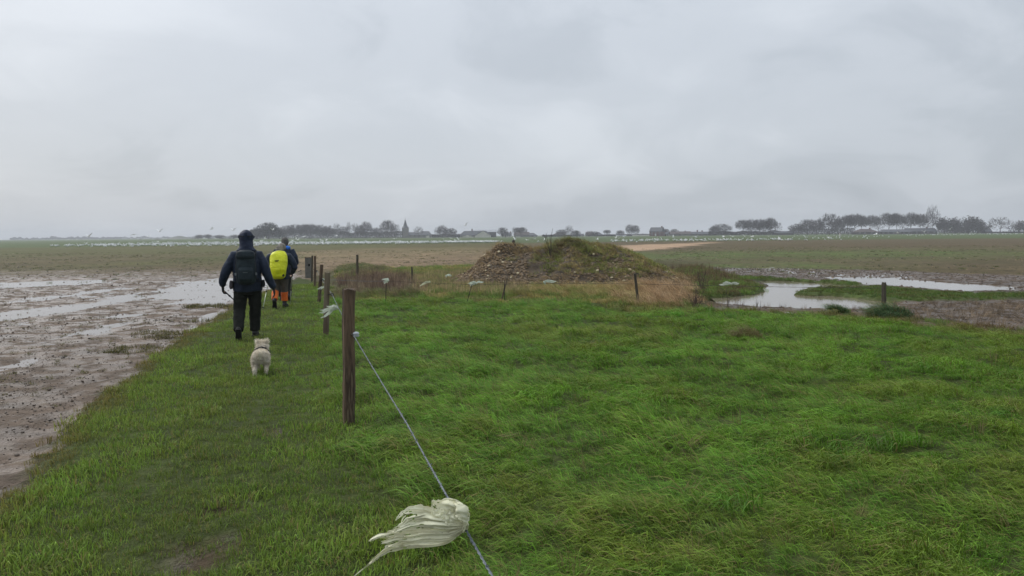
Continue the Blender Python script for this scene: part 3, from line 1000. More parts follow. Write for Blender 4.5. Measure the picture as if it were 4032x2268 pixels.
def church():
    D = 740
    a = at(1583, 930, D)
    b_ = at(1607, 930, D)
    w = b_[0] - a[0]
    z0 = gz(a[0], D)
    zt, zs = at(1595, 897, D)[2] - z0, at(1595, 863, D)[2] - z0
    o = thing('village_church', 'grey stone village church with square tower and pointed slate spire', 'church', (a[0], D, z0 - .02))
    MB().box((0, 0, 0), (w, w, zt)).build('tower', m_st, o)
    MB().box((-.15, -.15, zt * .48), (w + .15, w + .15, zt * .48 + .2)).build('string_course', m_st, o)
    c = w / 2
    s = MB()
    rings = [(w / 2 + .35, zt), (w / 2 * .62, zt + (zs - zt) * .22), (.12, zs)]
    V = []
    for k, (r_, z) in enumerate(rings):
        for i in range(8):
            an = math.pi / 8 + i * math.pi / 4
            if k == 0:
                cx_, cy_ = math.copysign(r_, math.cos(an)), math.copysign(r_, math.sin(an))
                an4 = abs(math.tan(an))
                V.append((c + (cx_ if an4 < 1 else cx_ * .41), c + (cy_ if an4 > 1 else cy_ * .41), z))
            else:
                V.append((c + r_ * math.cos(an) * 1.08, c + r_ * math.sin(an) * 1.08, z))
    V.append((c, c, zs + .3))
    Fc = [(j * 8 + i, j * 8 + (i + 1) % 8, (j + 1) * 8 + (i + 1) % 8, (j + 1) * 8 + i) for j in range(2) for i in range(8)] + [(16 + i, 16 + (i + 1) % 8, 24) for i in range(8)] + [tuple(reversed(range(8)))]
    sp = s.add(V, Fc).build('spire', m_slate, o)
    MB().tube([(c, c, zs), (c, c, zs + 1.6)], .07, n=5).box((c - .4, c - .05, zs + 1.0), (c + .4, c + .05, zs + 1.12)).build('cross', m_dk, sp)
    for sx in (.3, .7):
        f = MB().box((w * sx - .35, -.08, zt * .68), (w * sx + .35, .1, zt * .86)).build('window', m_st, o)
        for k in range(3):
            MB().box((w * sx - .28, -.14, zt * .70 + k * .5), (w * sx + .28, -.085, zt * .70 + k * .5 + .3)).build('louvre', m_dk, f)
    Ln = at(1697, 930, D)[0] - a[0]
    zr1, zr2, ze = at(1630, 914, D)[2] - z0, at(1680, 910, D)[2] - z0, at(1650, 924, D)[2] - z0
    xm = at(1660, 930, D)[0] - a[0]
    for nm, x0, x1, zr, e in (('nave', w, xm, zr1, 0), ('chancel', xm + .02, Ln, zr2, 2.2)):
        MB().box((x0, -1, 0), (x1, 8, ze)).build(nm, m_st, o)
        MB().add([(x0, -1.5, ze - .3), (x1 + .2, -1.5, ze - .3), (x1 + .2, 8.5, ze - .3), (x0, 8.5, ze - .3), (x0, 3.5, zr), (x1 - e, 3.5, zr)],
                 [(0, 1, 5, 4), (2, 3, 4, 5), (1, 2, 5), (3, 0, 4), (3, 2, 1, 0)]).build('roof', m_slate, o)
    for k in range(5):
        x = w + 2 + k * (Ln - w - 4) / 4
        f = MB().box((x - .5, -1.1, 1.2), (x + .5, -.95, 3.0)).build('window', m_st, o)
        MB().box((x - .35, -1.16, 1.35), (x + .35, -1.105, 2.8)).build('pane', m_gl, f)
    MB().box((Ln - 4.2, -4, 0), (Ln - 1.6, -1.02, 2.2)).build('porch', m_wh, o)
    MB().add([(Ln - 4.5, -4.2, 2.1), (Ln - 1.3, -4.2, 2.1), (Ln - 2.9, -4.2, 3.3), (Ln - 4.5, -1.05, 2.1), (Ln - 1.3, -1.05, 2.1), (Ln - 2.9, -1.05, 3.3)], [(0, 1, 2), (3, 5, 4), (0, 2, 5, 3), (1, 4, 5, 2), (0, 3, 4, 1)]).build('porch_roof', m_slate, o)


church()
house('long_barn', 'big barn with long pale sheet-metal roof and whitewashed front', 1858, 1953, 905, 914, 715, m_dk, m_metal, 16, door=False, cat='barn')
house('farmhouse', 'dark hip-roofed farmhouse joined to the big barn, white gable and front walls', 1808, 1932, 910, 926, 700, m_wh, m_slate, 9, hip=(1, 1), win=6, cat='farmhouse', gable=(1873, 1932, 909, 927, m_wh, m_slate), chim=((1858, 901),), patches=((1836, 1846, 926, m_wh, 'white_lean_to'),))
house('small_shed', 'small open shed with pale roof between the trees and the barn', 1781, 1806, 927, 931, 698, m_br, m_metal, 5, door=True, cat='shed')
house('pale_cottage', 'pale low cottage with grey roof east of the barn', 1973, 2014, 916, 926, 700, m_wh, m_slate, 7, win=3, chim=((2010, 912),))
house('low_farm_building', 'long dark farm building with a pale band under its roof', 2025, 2084, 914, 925, 705, m_st, m_tile, 8, win=4, cat='farm building', chim=((2072, 910),), patches=((2030, 2050, 929, m_wh, 'pale_lean_to'),))
house('low_farm_building', 'dark roofed farm building joining the long one\'s east end', 2084, 2116, 918, 927, 704, m_st, m_slate, 7, hip=(0, 1), win=2, cat='farm building')
house('low_house', 'broad house with pale wall front behind the clipped hedge', 2180, 2228, 915, 923, 706, m_wh, m_tile, 9, win=4, hip=(1, 0))
house('white_cottage', 'small white cottage beside the dark conifer', 2272, 2300, 921, 927, 700, m_wh, m_slate, 6, win=2)
house('roofed_cottage', 'brown roofed cottage, western one of the row of small roofs', 2308, 2338, 915, 925, 702, m_st, m_tile, 7, win=2, chim=((2332, 911),))
house('roofed_cottage', 'slate hip-roofed cottage, eastern one of the row of small roofs', 2338, 2374, 914, 925, 702, m_st, m_slate, 7, hip=(1, 1), win=2)
house('low_outhouse', 'long low white outhouse with a pale roof west of the brick house', 2428, 2466, 926, 930, 698, m_wh, m_metal, 5, win=2, cat='outhouse')


def brick_house():
    D = 640
    o = house('brick_house', 'tall dark brick house with steep slate roof and a gable chimney', 2557, 2607, 896, 911, D, m_br, m_slate, 8.5, win=0, door=False, chim=((2601, 891),))
    Lx = at(2607, 930, D)[0] - at(2557, 930, D)[0]
    for i, x in enumerate((.18, .5, .82)):
        for j, (z0, z1) in enumerate(((.9, 2.2), (2.9, 3.9))):
            if i == 1 and j == 0:
                continue
            f = MB().box((Lx * x - .6, -.06, z0 - .1), (Lx * x + .6, .05, z1 + .1)).build('window', m_fr, o)
            MB().box((Lx * x - .5, -.1, z0), (Lx * x - .05, -.065, z1)).box((Lx * x + .05, -.1, z0), (Lx * x + .5, -.065, z1)).build('pane', m_gl, f)
    MB().box((Lx * .5 - .55, -.08, .02), (Lx * .5 + .55, .05, 2.1)).build('door', m_fr, o)
    o.rotation_euler[2] = math.radians(-28)


brick_house()
house('low_outhouse', 'low slate-roofed outhouse against the brick house', 2608, 2640, 914, 922, 650, m_wh, m_slate, 6, win=1, cat='outhouse', chim=((2622, 909),))
house('long_farm_building', 'long low farm building with dark tiled roof east of the brick house', 2640, 2722, 912, 921, 645, m_st, m_tile, 8, win=5, cat='farm building', chim=((2702, 909),))
house('long_farm_building', 'low slate farm building with two chimneys next to the broad bare tree', 2722, 2798, 913, 921, 648, m_st, m_slate, 8, win=4, cat='farm building', chim=((2750, 906), (2769, 908)))
house('roadside_shed', 'long grey shed between the compact tree block and the farm row', 3050, 3124, 911, 917, 628, m_dk, m_slate, 7, door=True, cat='shed')
house('old_farmhouse', 'dark thatched-looking farmhouse with steep hipped roof below the farm row', 3374, 3460, 902, 914, 596, m_dk, m_tile, 10, hip=(1, 1), win=4, cat='farmhouse', chim=((3436, 897),))
house('long_farm_range', 'long dark farm range with low ridge under the farm row trees', 3468, 3590, 904, 913, 594, m_dk, m_slate, 9, hip=(1, 0), win=6, cat='farm building')
house('long_farm_range', 'taller end of the dark farm range beside the tallest bare tree', 3576, 3690, 899, 911, 604, m_dk, m_slate, 9, win=5, cat='farm building', chim=((3660, 894),))
house('field_shed', 'little dark shed at the foot of the solid tree mass', 3880, 3905, 901, 911, 600, m_dk, m_slate, 6, cat='shed')
MB().box((0, 0, 0), (38, .4, 1.1)).build('garden_wall', m_wh)
w_ = bpy.data.objects['garden_wall']
p_ = at(2490, 930, 686)
w_.location = (p_[0], 686, gz(p_[0], 686) - .02)
tag(w_, 'low pale garden wall along the field before the brick house', 'wall')

# ------------------------------------------------------------------ the gull flock
m_gull = material('gull_plumage', (0.88, 0.88, 0.87), (0.80, 0.80, 0.79), rough=.7, scale=9)
m_gwing = material('gull_grey_wing', (0.33, 0.35, 0.37), (0.26, 0.28, 0.30), rough=.7, scale=9)
m_gtip = material('gull_dark_tip', (0.04, 0.04, 0.045), rough=.7)


def gull_mesh(pose):
    b = MB()
    mats = []
    if pose in ('stand', 'feed'):
        hx, hz = (.17, .40) if pose == 'stand' else (.27, .16)
        b.tube([(-.26, 0, .23), (-.16, 0, .24), (0, 0, .25), (.12, 0, .27), (.16, 0, .31)], [(.01, .02), (.06, .06), (.085, .085), (.07, .075), (.045, .05)], n=6, side=(0, 1, 0))
        b.ball((hx, 0, hz), (.05, .042, .042), 6, 4)
        b.tube([(.14, 0, .29), (hx, 0, hz)], [.045, .036], n=5, side=(0, 1, 0), cap=False)
        b.tube([(hx + .04, 0, hz), (hx + .10, 0, hz - .015)], [.014, .004], n=4, side=(0, 1, 0))
        mats += [0] * len(b.F)
        for s in (-1, 1):
            b.add([(.1, s * .075, .31), (-.1, s * .088, .29), (-.3, s * .03, .25), (-.05, s * .095, .22)], [(0, 1, 2, 3)])
            mats.append(1)
            b.tube([(0, s * .03, .19), (.01, s * .03, 0)], .008, n=3)
            mats += [2] * (len(b.F) - len(mats))
    else:
        b.tube([(-.26, 0, 0), (-.14, 0, 0), (0, 0, 0), (.14, 0, .01), (.2, 0, .03)], [(.05, .01), (.05, .045), (.075, .07), (.055, .06), (.035, .04)], n=6, side=(0, 1, 0))
        b.ball((.23, 0, .035), (.05, .04, .04), 6, 4)
        b.tube([(.27, 0, .03), (.33, 0, .015)], [.013, .004], n=4, side=(0, 1, 0))
        mats += [0] * len(b.F)
        u = {'glide': (.10, .02), 'up': (.26, .42), 'down': (-.02, -.20)}[pose]
        for s in (-1, 1):
            c0, c1 = (.10, s * .06, .04), (-.09, s * .06, .04)
            e0, e1 = (.15, s * .33, .04 + u[0]), (-.04, s * .33, .04 + u[0])
            f0, f1 = (.03, s * .56, .04 + u[1] * .85), (-.06, s * .54, .04 + u[1] * .85)
            tp = (-.14, s * .68, .04 + u[1])
            b.add([c0, c1, e1, e0], [(0, 1, 2, 3)])
            b.add([e0, e1, f1, f0], [(0, 1, 2, 3)])
            b.add([f0, f1, tp], [(0, 1, 2)])
            mats += [0, 0, 2]
    me = mesh('gull', b.V, b.F)
    for mt_ in (m_gull, m_gwing, m_gtip):
        me.materials.append(mt_)
    me.polygons.foreach_set('material_index', mats)
    return me


GM = {k: gull_mesh(k) for k in ('stand', 'feed', 'glide', 'up', 'down')}
r = random.Random(3)


def lerp_tab(x, tab):
    return float(np.interp(x, [a for a, _ in tab], [b for _, b in tab]))


spots = []
for _ in range(2000):                               # western flock
    px = 200 + 1780 * r.random() ** .9
    if px < 420 and r.random() > (px - 150) / 330:
        continue
    if mnoise.noise(Vector((px * .013, 3, 1))) + .5 * mnoise.noise(Vector((px * .05, 8, 1))) < r.uniform(-.8, .1):
        continue
    mid = lerp_tab(px, [(200, 972), (450, 968), (700, 964), (1000, 962), (1400, 960), (1750, 957), (2000, 955)])
    hw = lerp_tab(px, [(200, 2), (500, 6), (900, 7), (1300, 4.5), (1700, 3.2), (1900, 1.5), (2000, 1)])
    spots.append((px, mid + r.gauss(0, hw * .6), 'w'))
for _ in range(170):                                # eastern flock in a thin line
    px = r.uniform(2400, 3120)
    spots.append((px, lerp_tab(px, [(2400, 951), (2700, 950), (3120, 947)]) + r.gauss(0, 1.6 if r.random() < .7 else 4), 'e'))
for _ in range(50):
    px = r.uniform(3120, 3620)
    spots.append((px, lerp_tab(px, [(3120, 941), (3620, 927)]) + r.gauss(0, 5), 'e'))
for _ in range(130):
    px = 3560 + 520 * r.random()
    spots.append((px, lerp_tab(px, [(3560, 927), (3800, 924), (4080, 921.5)]) + r.gauss(0, 1.4), 'r'))
pos = []
for px, py, f in spots:
    g = gp(px, py, -.05)
    if 60 < g[1] < 620:
        pos.append((g[1], g[0], f))
pos.sort()
LAB = {'w': ('white gull standing in the dense flock beyond the ploughed field', 'gulls of the dense flock'),
       'e': ('white gull on the ground in the thin line before the long low farm buildings', 'gulls of the thin line'),
       'r': ('white gull on the green field in the row before the farm row trees', 'gulls of the row on the green')}
SV, SF, SM = [], [], []
take = set(range(250))
for i, (y, x, f) in enumerate(pos):
    me = GM['stand'] if r.random() < .72 else GM['feed']
    rz = math.radians(r.gauss(180, 55)) if r.random() < .75 else r.uniform(0, 6.28)
    sc = r.uniform(1.05, 1.4)
    if i in take:
        o = obj('gull', me)
        o.location = (x, y, -.05)
        o.rotation_euler = (0, 0, rz)
        o.scale = (sc,) * 3
        tag(o, LAB[f][0], 'gull', LAB[f][1])
    else:
        b0 = len(SV)
        R = Matrix.Rotation(rz, 3, 'Z')
        SV += [tuple(R @ (v.co * sc) + Vector((x, y, -.05))) for v in me.vertices]
        for p in me.polygons:
            SF.append(tuple(b0 + k for k in p.vertices))
            SM.append(p.material_index)
me = mesh('gull_flock', SV, SF)
for mt_ in (m_gull, m_gwing, m_gtip):
    me.materials.append(mt_)
me.polygons.foreach_set('material_index', SM)
tag(obj('gull_flock', me, kind='stuff'), 'rest of the white gull flock farther out on the fields', 'gulls')
# gulls on the wing
for px, py, pose, D, a_, lb in [(348, 931, 'up', 130, 80, 'dark gull flying on edge over the left end of the flock'), (528, 923, 'down', 150, 100, None), (585, 931, 'glide', 170, 70, None), (628, 912, 'up', 130, 85, None), (834, 901, 'glide', 160, 40, None), (918, 907, 'up', 150, 70, None)]:
    o = obj('gull', GM[pose])
    o.location = at(px, py, D)
    o.rotation_euler = (math.radians(r.uniform(-25, 25)), math.radians(r.uniform(-15, 15)), math.radians(a_))
    o.scale = (1.15,) * 3
    tag(o, 'gull flying against the grey sky west of the big dark tree', 'gull', 'gulls against the sky')
FLY = [(340, 957), (620, 951), (700, 955), (1074, 905), (1045, 940), (1105, 937), (1122, 938), (1170, 927), (1198, 932), (1165, 942), (1172, 945), (1030, 949), (1155, 950), (1265, 946), (1284, 946), (1302, 942), (1326, 928), (1342, 951), (1359, 952), (1553, 940), (1747, 941), (1775, 938), (1790, 943), (1806, 943), (1833, 888), (1865, 950),
       (2029, 942), (2075, 945), (2103, 940), (2120, 950), (2142, 945), (2352, 943), (2424, 937), (2437, 940), (2457, 933), (2560, 944), (2585, 943), (2608, 944), (2651, 934), (2735, 932), (2742, 934), (2760, 943), (2850, 930), (2884, 931), (2933, 931), (2963, 932), (3027, 931), (3070, 939), (3172, 934), (3260, 936), (3308, 926), (3450, 922), (3535, 917), (3640, 913), (3740, 903)]
for px, py in FLY:
    o = obj('gull', GM[r.choice(['glide', 'up', 'down', 'up'])])
    D = r.uniform(165, 200)
    o.location = at(px, py, D)
    o.rotation_euler = (math.radians(r.uniform(-20, 20)), math.radians(r.uniform(-15, 15)), math.radians(r.gauss(180, 50)))
    o.scale = (1.2,) * 3
    if px < 1900:
        tag(o, 'white gull flying low above the dense flock', 'gull', 'gulls flying over the dense flock')
    else:
        tag(o, 'white gull flying low over the fields beyond the overgrown heap', 'gull', 'gulls flying beyond the heap')

# ------------------------------------------------------------------ fence posts, wire and rags
m_post = material('weathered_post_wood', (0.150, 0.100, 0.064), (0.045, 0.030, 0.021), rough=.85, scale=17, stretch=(1, 1, .10), bump=.022, bscale=26, c3=(0.20, 0.15, 0.095), p=(.40, .55))
m_post2 = material('grey_post_wood', (0.20, 0.165, 0.115), (0.105, 0.075, 0.050), rough=.85, scale=10, stretch=(1, 1, .12), bump=.010, bscale=24, p=(.4, .6))
m_post3 = material('old_mossy_wood', (0.085, 0.075, 0.050), (0.050, 0.042, 0.032), rough=.9, scale=9, stretch=(1, 1, .2), bump=.012, bscale=22)
m_conc = material('weathered_slab', (0.15, 0.145, 0.125), (0.10, 0.098, 0.085), rough=.9, scale=8, bump=.01)
m_black = material('black_plastic', (0.012, 0.012, 0.013), rough=.45)
m_porc = material('grey_insulator', (0.50, 0.53, 0.54), (0.36, 0.38, 0.40), rough=.35, scale=30)
m_wire = material('galvanised_wire', (0.17, 0.195, 0.215), (0.075, 0.085, 0.10), rough=.6, scale=60)
m_dwire = material('rusty_wire', (0.10, 0.085, 0.07), (0.06, 0.05, 0.045), rough=.7, scale=40)
m_rag = material('dirty_white_cloth', (0.82, 0.81, 0.60), (0.66, 0.64, 0.45), rough=.9, scale=16, c3=(0.45, 0.41, 0.30), p=(.40, .66), trans=.22)
m_rag2 = material('white_plastic_rag', (0.72, 0.76, 0.66), (0.58, 0.62, 0.52), rough=.7, scale=16, trans=.25)


def post(name, label, base, top, wpx, D, mat, seed=0, sides=9, taper=.9, group=None, sink=.25, depth=1.0, wedge=0.0):
    """a round or split stake between two photo pixels at its distance"""
    p0, p1 = at(base[0], base[1], D), at(top[0], top[1], D)
    g = gz(p0[0], D)
    r_ = wpx / F * D / 2
    rr = random.Random(seed)
    o_ = Vector((p0[0], D, g))
    ax = Vector((p1[0] - p0[0], 0, p1[2] - g))
    n, mb = 12, MB()
    path, rad = [], []
    for k in range(n + 1):
        f = k / n
        q = ax * f - Vector((0, 0, sink * (1 - f)))
        path.append((q.x + rr.uniform(-.08, .08) * r_, q.y + rr.uniform(-.06, .06) * r_, q.z))
        s = r_ * (1 + (taper - 1) * f) * rr.uniform(.95, 1.05)
        rad.append((s, s * depth))
    mb.tube(path, rad, n=sides)
    V = mb.V
    for i in range(len(V)):                 # uneven splits along the grain
        k = i % sides
        c = path[i // sides]
        f = 1 + .10 * math.sin(k * 2.4 + seed) + .05 * math.sin(k * 5.1 + seed * 2)
        V[i] = (c[0] + (V[i][0] - c[0]) * f, c[1] + (V[i][1] - c[1]) * f, V[i][2] + (rr.uniform(-.012, .012) if i // sides == n else 0))
    e = mb.build(name, mat)
    e.location = o_
    tag(e, label, 'fence post', group)
    return e, ax, r_


def ring_insulator(parent, p, r_=.022, mat=None):
    mb = MB()
    n = 12
    for k in range(n):
        a0, a1 = 6.2832 * k / n, 6.2832 * (k + 1) / n
        mb.tube([(p[0] + math.cos(a0) * r_, p[1], p[2] + math.sin(a0) * r_), (p[0] + math.cos(a1) * r_, p[1], p[2] + math.sin(a1) * r_)], .008, n=5, side=(0, 1, 0))
    mb.tube([(p[0] - r_ - .05, p[1], p[2]), (p[0] - r_, p[1], p[2])], .008, n=5, side=(0, 1, 0))
    return mb.build('insulator', mat or m_black, parent, True)


D1, D2, D3, D4, D5, D6 = 6.75, 12.75, 19.2, 25.6, 28.5, 32.0
P1, ax1, r1 = post('fence_post', 'tall dark brown round post with a grey porcelain insulator beside the path', (1371, 1678), (1372, 1140), 45, D1, m_post, 1, 12, 1.06)
P2, ax2, r2 = post('fence_post', 'pale split post with a black ring insulator and a rag blown across it', (1279, 1328), (1288, 1074), 25, D2, m_post2, 2, 8)
P3, ax3, r3 = post('fence_post', 'brown post leaning beside the path, white rag strip at half height', (1253, 1198), (1267, 1042), 14, D3, m_post, 3, 9)
P4, ax4, r4 = post('fence_post', 'straight brown post standing right before the wide grey slab post', (1240, 1130), (1240, 1008), 10.5, D4, m_post, 4, 8)
P5, ax5, r5 = post('fence_post', 'thin dark stake close against the wide grey slab post', (1227, 1108), (1230, 1006), 8, D5, m_post3, 5, 7)

# wide grey slab with a square hole
p0 = at(1213, 1088, D6)
wS, hS = 26 / F * D6, (1088 - 1004) / F * D6
o = thing('gate_slab', 'wide grey weathered slab post with a square dark hole at the end of the path', 'gate post', (p0[0] + .02, D6, gz(p0[0], D6) - .05))
s = MB()
hz0, hz1, hx0, hx1 = hS * .60, hS * .72, -.02, .07
for a_, b_ in (((-wS / 2, 0, 0), (wS / 2, .12, hz0)), ((-wS / 2 * .98, 0, hz0), (hx0, .12, hz1)), ((hx1, 0, hz0), (wS / 2, .12, hz1)), ((-wS / 2 * .97, 0, hz1), (wS / 2 * 1.0, .12, hS))):
    s.box(a_, b_)
s.build('slab', m_conc, o)
MB().box((hx0, .09, hz0), (hx1, .118, hz1)).build('hole_back', m_black, o)
MB().box((-wS / 2 * 1.02, -.015, hS), (wS / 2 * 1.03, .135, hS + .03)).build('cap', m_post2, o)

# insulators
yI = .86
def h_at(D, px, py):
    return at(px, py, D)
q = h_at(D1 - .06, 1402, 1318)
rel = Vector(q) - P1.location
ins = MB().tube([(r1 * .6, -.02, rel.z), (rel.x, -.06, rel.z)], .010, n=6, side=(0, 1, 0))
ins.build('insulator_bracket', m_dwire, P1)
ins = MB()
for dz, rr_ in ((-.024, .014), (-.016, .026), (-.004, .029), (-.001, .017), (.004, .017), (.007, .029), (.018, .026), (.026, .012)):
    ins.V += [(rel.x + math.cos(k * .5236) * rr_, -.06 + math.sin(k * .5236) * rr_, rel.z + dz) for k in range(12)]
for j in range(7):
    ins.F += [(j * 12 + k, j * 12 + (k + 1) % 12, j * 12 + 12 + (k + 1) % 12, j * 12 + 12 + k) for k in range(12)]
ins.F += [tuple(reversed(range(12))), tuple(84 + k for k in range(12))]
ins.build('insulator', m_porc, P1)
wp1 = Vector((q[0], q[1] - .09, q[2]))
q2 = Vector(h_at(D2 - .05, 1308, 1160))
ring_insulator(P2, q2 - P2.location, .022)
q3 = Vector(h_at(D3 - .05, 1270, 1103))
ring_insulator(P3, q3 - P3.location, .022)
q4 = Vector(h_at(D4 - .05, 1248, 1067))
ring_insulator(P4, q4 - P4.location, .022)


def twisted(name, pts, rad, mat, label, turns=30, knots=0, parent=None):
    """two strands twisted round each other, with wire-end knots"""
    pts = [Vector(p) for p in pts]
    seg = [(b - a).length for a, b in zip(pts, pts[1:])]
    tot = sum(seg)
    n = max(int(turns * tot * 3), 8)

    def pt(f):
        d = f * tot
        for a, b, l in zip(pts, pts[1:], seg):
            if d <= l + 1e-9:
                return a.lerp(b, d / l)
            d -= l
        return pts[-1]
    mb = MB()
    for k in (0, 1):
        P = []
        for i in range(n + 1):
            f = i / n
            c = pt(f)
            a = f * tot * turns + k * math.pi
            P.append((c.x + math.cos(a) * rad * .8, c.y, c.z + math.sin(a) * rad * .8 - .02 * math.sin(f * math.pi)))
        mb.tube(P, rad, n=4, side=(1, 0, 0))
    rr = random.Random(4)
    for k in range(knots):
        f = (k + .5) / knots
        c = pt(f)
        c = Vector((c.x, c.y, c.z - .02 * math.sin(f * math.pi)))
        for _ in range(2):
            d = Vector((rr.uniform(-1, 1), rr.uniform(-.5, .5), rr.uniform(-1, 1))).normalized() * .011
            mb.tube([tuple(c - d), tuple(c), tuple(c + d)], [.0011, .0022, .0011], n=4)
    return tag(mb.build(name, mat), label, 'wire')


wb = Vector(at(1960, 2290, 1.98))
wr = Vector(at(1828, 2058, 2.28))
w0 = wb + (wb - wr).normalized() * 1.3
twisted('fence_wire', [w0, wb, wr, Vector(at(1600, 1650, 3.7)), wp1], .0024, m_wire, 'near twisted galvanised wire running from the tall dark post towards us', 120, 46)
twisted('fence_wire', [wp1, wp1.lerp(q2, .5), q2], .0026, m_wire, 'twisted wire between the tall dark post and the pale split post', 80, 26)
twisted('fence_wire', [q2, q2.lerp(q3, .5), q3, q4], .003, m_wire, 'thin wire linking the farther posts along the path', 18, 10)

# second fence: turns off across the pasture's far end
PA, axA, rA = post('fence_post', 'upright brown post in the green tussocks beyond the dead weeds', (1407, 1090), (1407, 1003), 10.5, 31.0, m_post3, 6, 8)
PB, axB, rB = post('fence_post', 'short dark stake beside the yellow tussocks in front of the ploughed field', (1624, 1100), (1621, 1050), 7.5, 29.0, m_post3, 7, 8)
PC, axC, rC = post('fence_post', 'slim dark post leaning in front of the tawny grass by the heap', (2518, 1199), (2499, 1078), 12, 18.3, m_post3, 8, 8)
PD, axD, rD = post('fence_post', 'short mossy post at the pond edge beside a dark green tussock', (3482, 1214), (3480, 1112), 19, 17.0, m_post3, 9, 10)
PE, axE, rE = post('brace_pole', 'pale slanting brace pole propped at the foot of the heap', (1962, 1164), (1998, 1092), 7, 19.6, m_post2, 10, 7)
PF, axF, rF = post('fence_stake', 'thin black fence rod beside the slanting brace pole', (1988, 1166), (1985, 1104), 3.2, 19.5, m_black, 11, 6)
for i, (bp, tp, lb) in enumerate([((1516, 1185), (1521, 1118), 'thin black fence rod holding the square white rag'), ((1822, 1165), (1858, 1122), 'thin black fence rod slanting under the frayed white rag')]):
    post('fence_stake', lb, bp, tp, 2.6, 18.6, m_black, 20 + i, 6)
wA = Vector(at(1318, 1100, 19.0))
rg = [Vector(at(1515, 1107, 18.6)), Vector(at(1690, 1112, 18.6)), Vector(at(1860, 1118, 18.7)), Vector(at(2160, 1112, 18.5)), Vector(at(2508, 1118, 18.2)), Vector(at(2830, 1122, 17.8)), Vector(at(3150, 1128, 17.4)), Vector(at(3478, 1134, 16.9))]
twisted('fence_wire', [q3, wA] + rg[:1], .003, m_wire, 'thin pale wire from the path fence to the square white rag', 12, 4)
twisted('fence_wire', rg[:5], .0026, m_dwire, 'thin wire across the dead weeds to the leaning slim post', 12, 10)
twisted('fence_wire', rg[4:], .003, m_dwire, 'dark barbed wire over the pond to the short mossy post', 12, 22)


# -- cloth
def ribbon(mb, path, width, seed, nu=11, fold=.25, up=(0, 0, 1), n=46):
    """strip of thin cloth along a path: lengthwise crinkles, wandering edges, a torn end"""
    rr = random.Random(seed)
    P = [Vector(p) for p in path]
    pts = []
    for i in range(n + 1):
        f = i / n * (len(P) - 1)
        k = min(int(f), len(P) - 2)
        u = f - k
        p_1, p_2 = P[k], P[k + 1]
        p_0, p_3 = P[max(k - 1, 0)], P[min(k + 2, len(P) - 1)]
        pts.append(0.5 * ((2 * p_1) + (p_2 - p_0) * u + (2 * p_0 - 5 * p_1 + 4 * p_2 - p_3) * u * u + (3 * p_1 - p_0 - 3 * p_2 + p_3) * u ** 3))
    V, Fc = [], []
    U = Vector(up)
    for i, p in enumerate(pts):
        f = i / n
        t_ = (pts[min(i + 1, n)] - pts[max(i - 1, 0)]).normalized()
        s_ = (U - t_ * U.dot(t_)).normalized()
        nn_ = t_.cross(s_)
        w = .86 * float(np.interp(f, np.linspace(0, 1, len(width)), width))
        sh = mnoise.noise(Vector((f * 7, seed, 1))) * w * .15
        for j in range(nu + 1):
            v = j / nu - .5
            fr = 1 + .35 * mnoise.noise(Vector((f * 14, (1 if v > 0 else -1) * 2.3, seed))) * abs(v) * 2 * (.4 + f)
            q = Vector((f * 1.8, v * 3.2, seed * 1.3))
            wv = (1 - 2.4 * abs(mnoise.noise(q))) * .9 + mnoise.noise(q * 2.1) * .3 + mnoise.noise(Vector((f * 5, v * 2, seed + 3))) * .4
            V.append(p + s_ * (w * v * fr + sh) + nn_ * (wv * w * fold))
    for i in range(n):
        for j in range(nu):
            h = mnoise.noise(Vector((i * .35, j * 1.1, seed * 1.7)))
            if i > n * .55 and h > .12 + .75 * (1 - i / n):
                continue
            if abs(j - nu / 2) > nu / 2 - 2 and h > .34:
                continue
            a_ = i * (nu + 1) + j
            Fc.append((a_, a_ + 1, a_ + nu + 2, a_ + nu + 1))
    mb.add(V, Fc)


def A(px, py, D=2.28):
    return at(px, py, D)


mb = MB()
K = A(1830, 2052, 2.28)
# gathered head on the wire and the torn strips the wind pulls away from it
ribbon(mb, [A(1768, 1978, 2.30), A(1795, 1982, 2.26), A(1822, 2006, 2.245), A(1833, 2042, 2.25), A(1824, 2088, 2.27)], [.02, .034, .04, .036, .02], 1, fold=.45)
ribbon(mb, [A(1780, 1990, 2.27), A(1812, 2008, 2.235), A(1824, 2045, 2.235), A(1812, 2085, 2.25)], [.02, .045, .05, .03], 21, fold=.4)
ribbon(mb, [A(1800, 2010, 2.245), A(1826, 2040, 2.24), A(1832, 2065, 2.255), A(1820, 2096, 2.28)], [.025, .03, .03, .012], 22, fold=.5)
ribbon(mb, [A(1830, 2035, 2.30), A(1800, 1995, 2.30), A(1760, 1982, 2.29), A(1715, 1984, 2.28), A(1703, 1968, 2.28)], [.02, .036, .04, .026, .006], 2, fold=.3)
ribbon(mb, [A(1826, 2035, 2.26), A(1785, 2008, 2.25), A(1748, 2010, 2.25), A(1712, 2028, 2.26), A(1700, 1990, 2.26)], [.02, .05, .056, .03, .004], 3, fold=.28)
ribbon(mb, [A(1818, 2052, 2.245), A(1770, 2040, 2.24), A(1735, 2044, 2.245)], [.03, .05, .04], 23, fold=.3)
ribbon(mb, [A(1832, 2052, 2.28), A(1770, 2040, 2.28), A(1705, 2028, 2.28), A(1640, 2010, 2.28), A(1590, 2018, 2.28), A(1557, 2050, 2.28)], [.02, .042, .05, .036, .018, .003], 4, fold=.28)
ribbon(mb, [A(1826, 2062, 2.26), A(1760, 2056, 2.255), A(1685, 2044, 2.255), A(1620, 2052, 2.26), A(1578, 2072, 2.26), A(1530, 2098, 2.265)], [0.016, 0.029, 0.034, 0.029, 0.019, 0.004], 5, fold=.7)
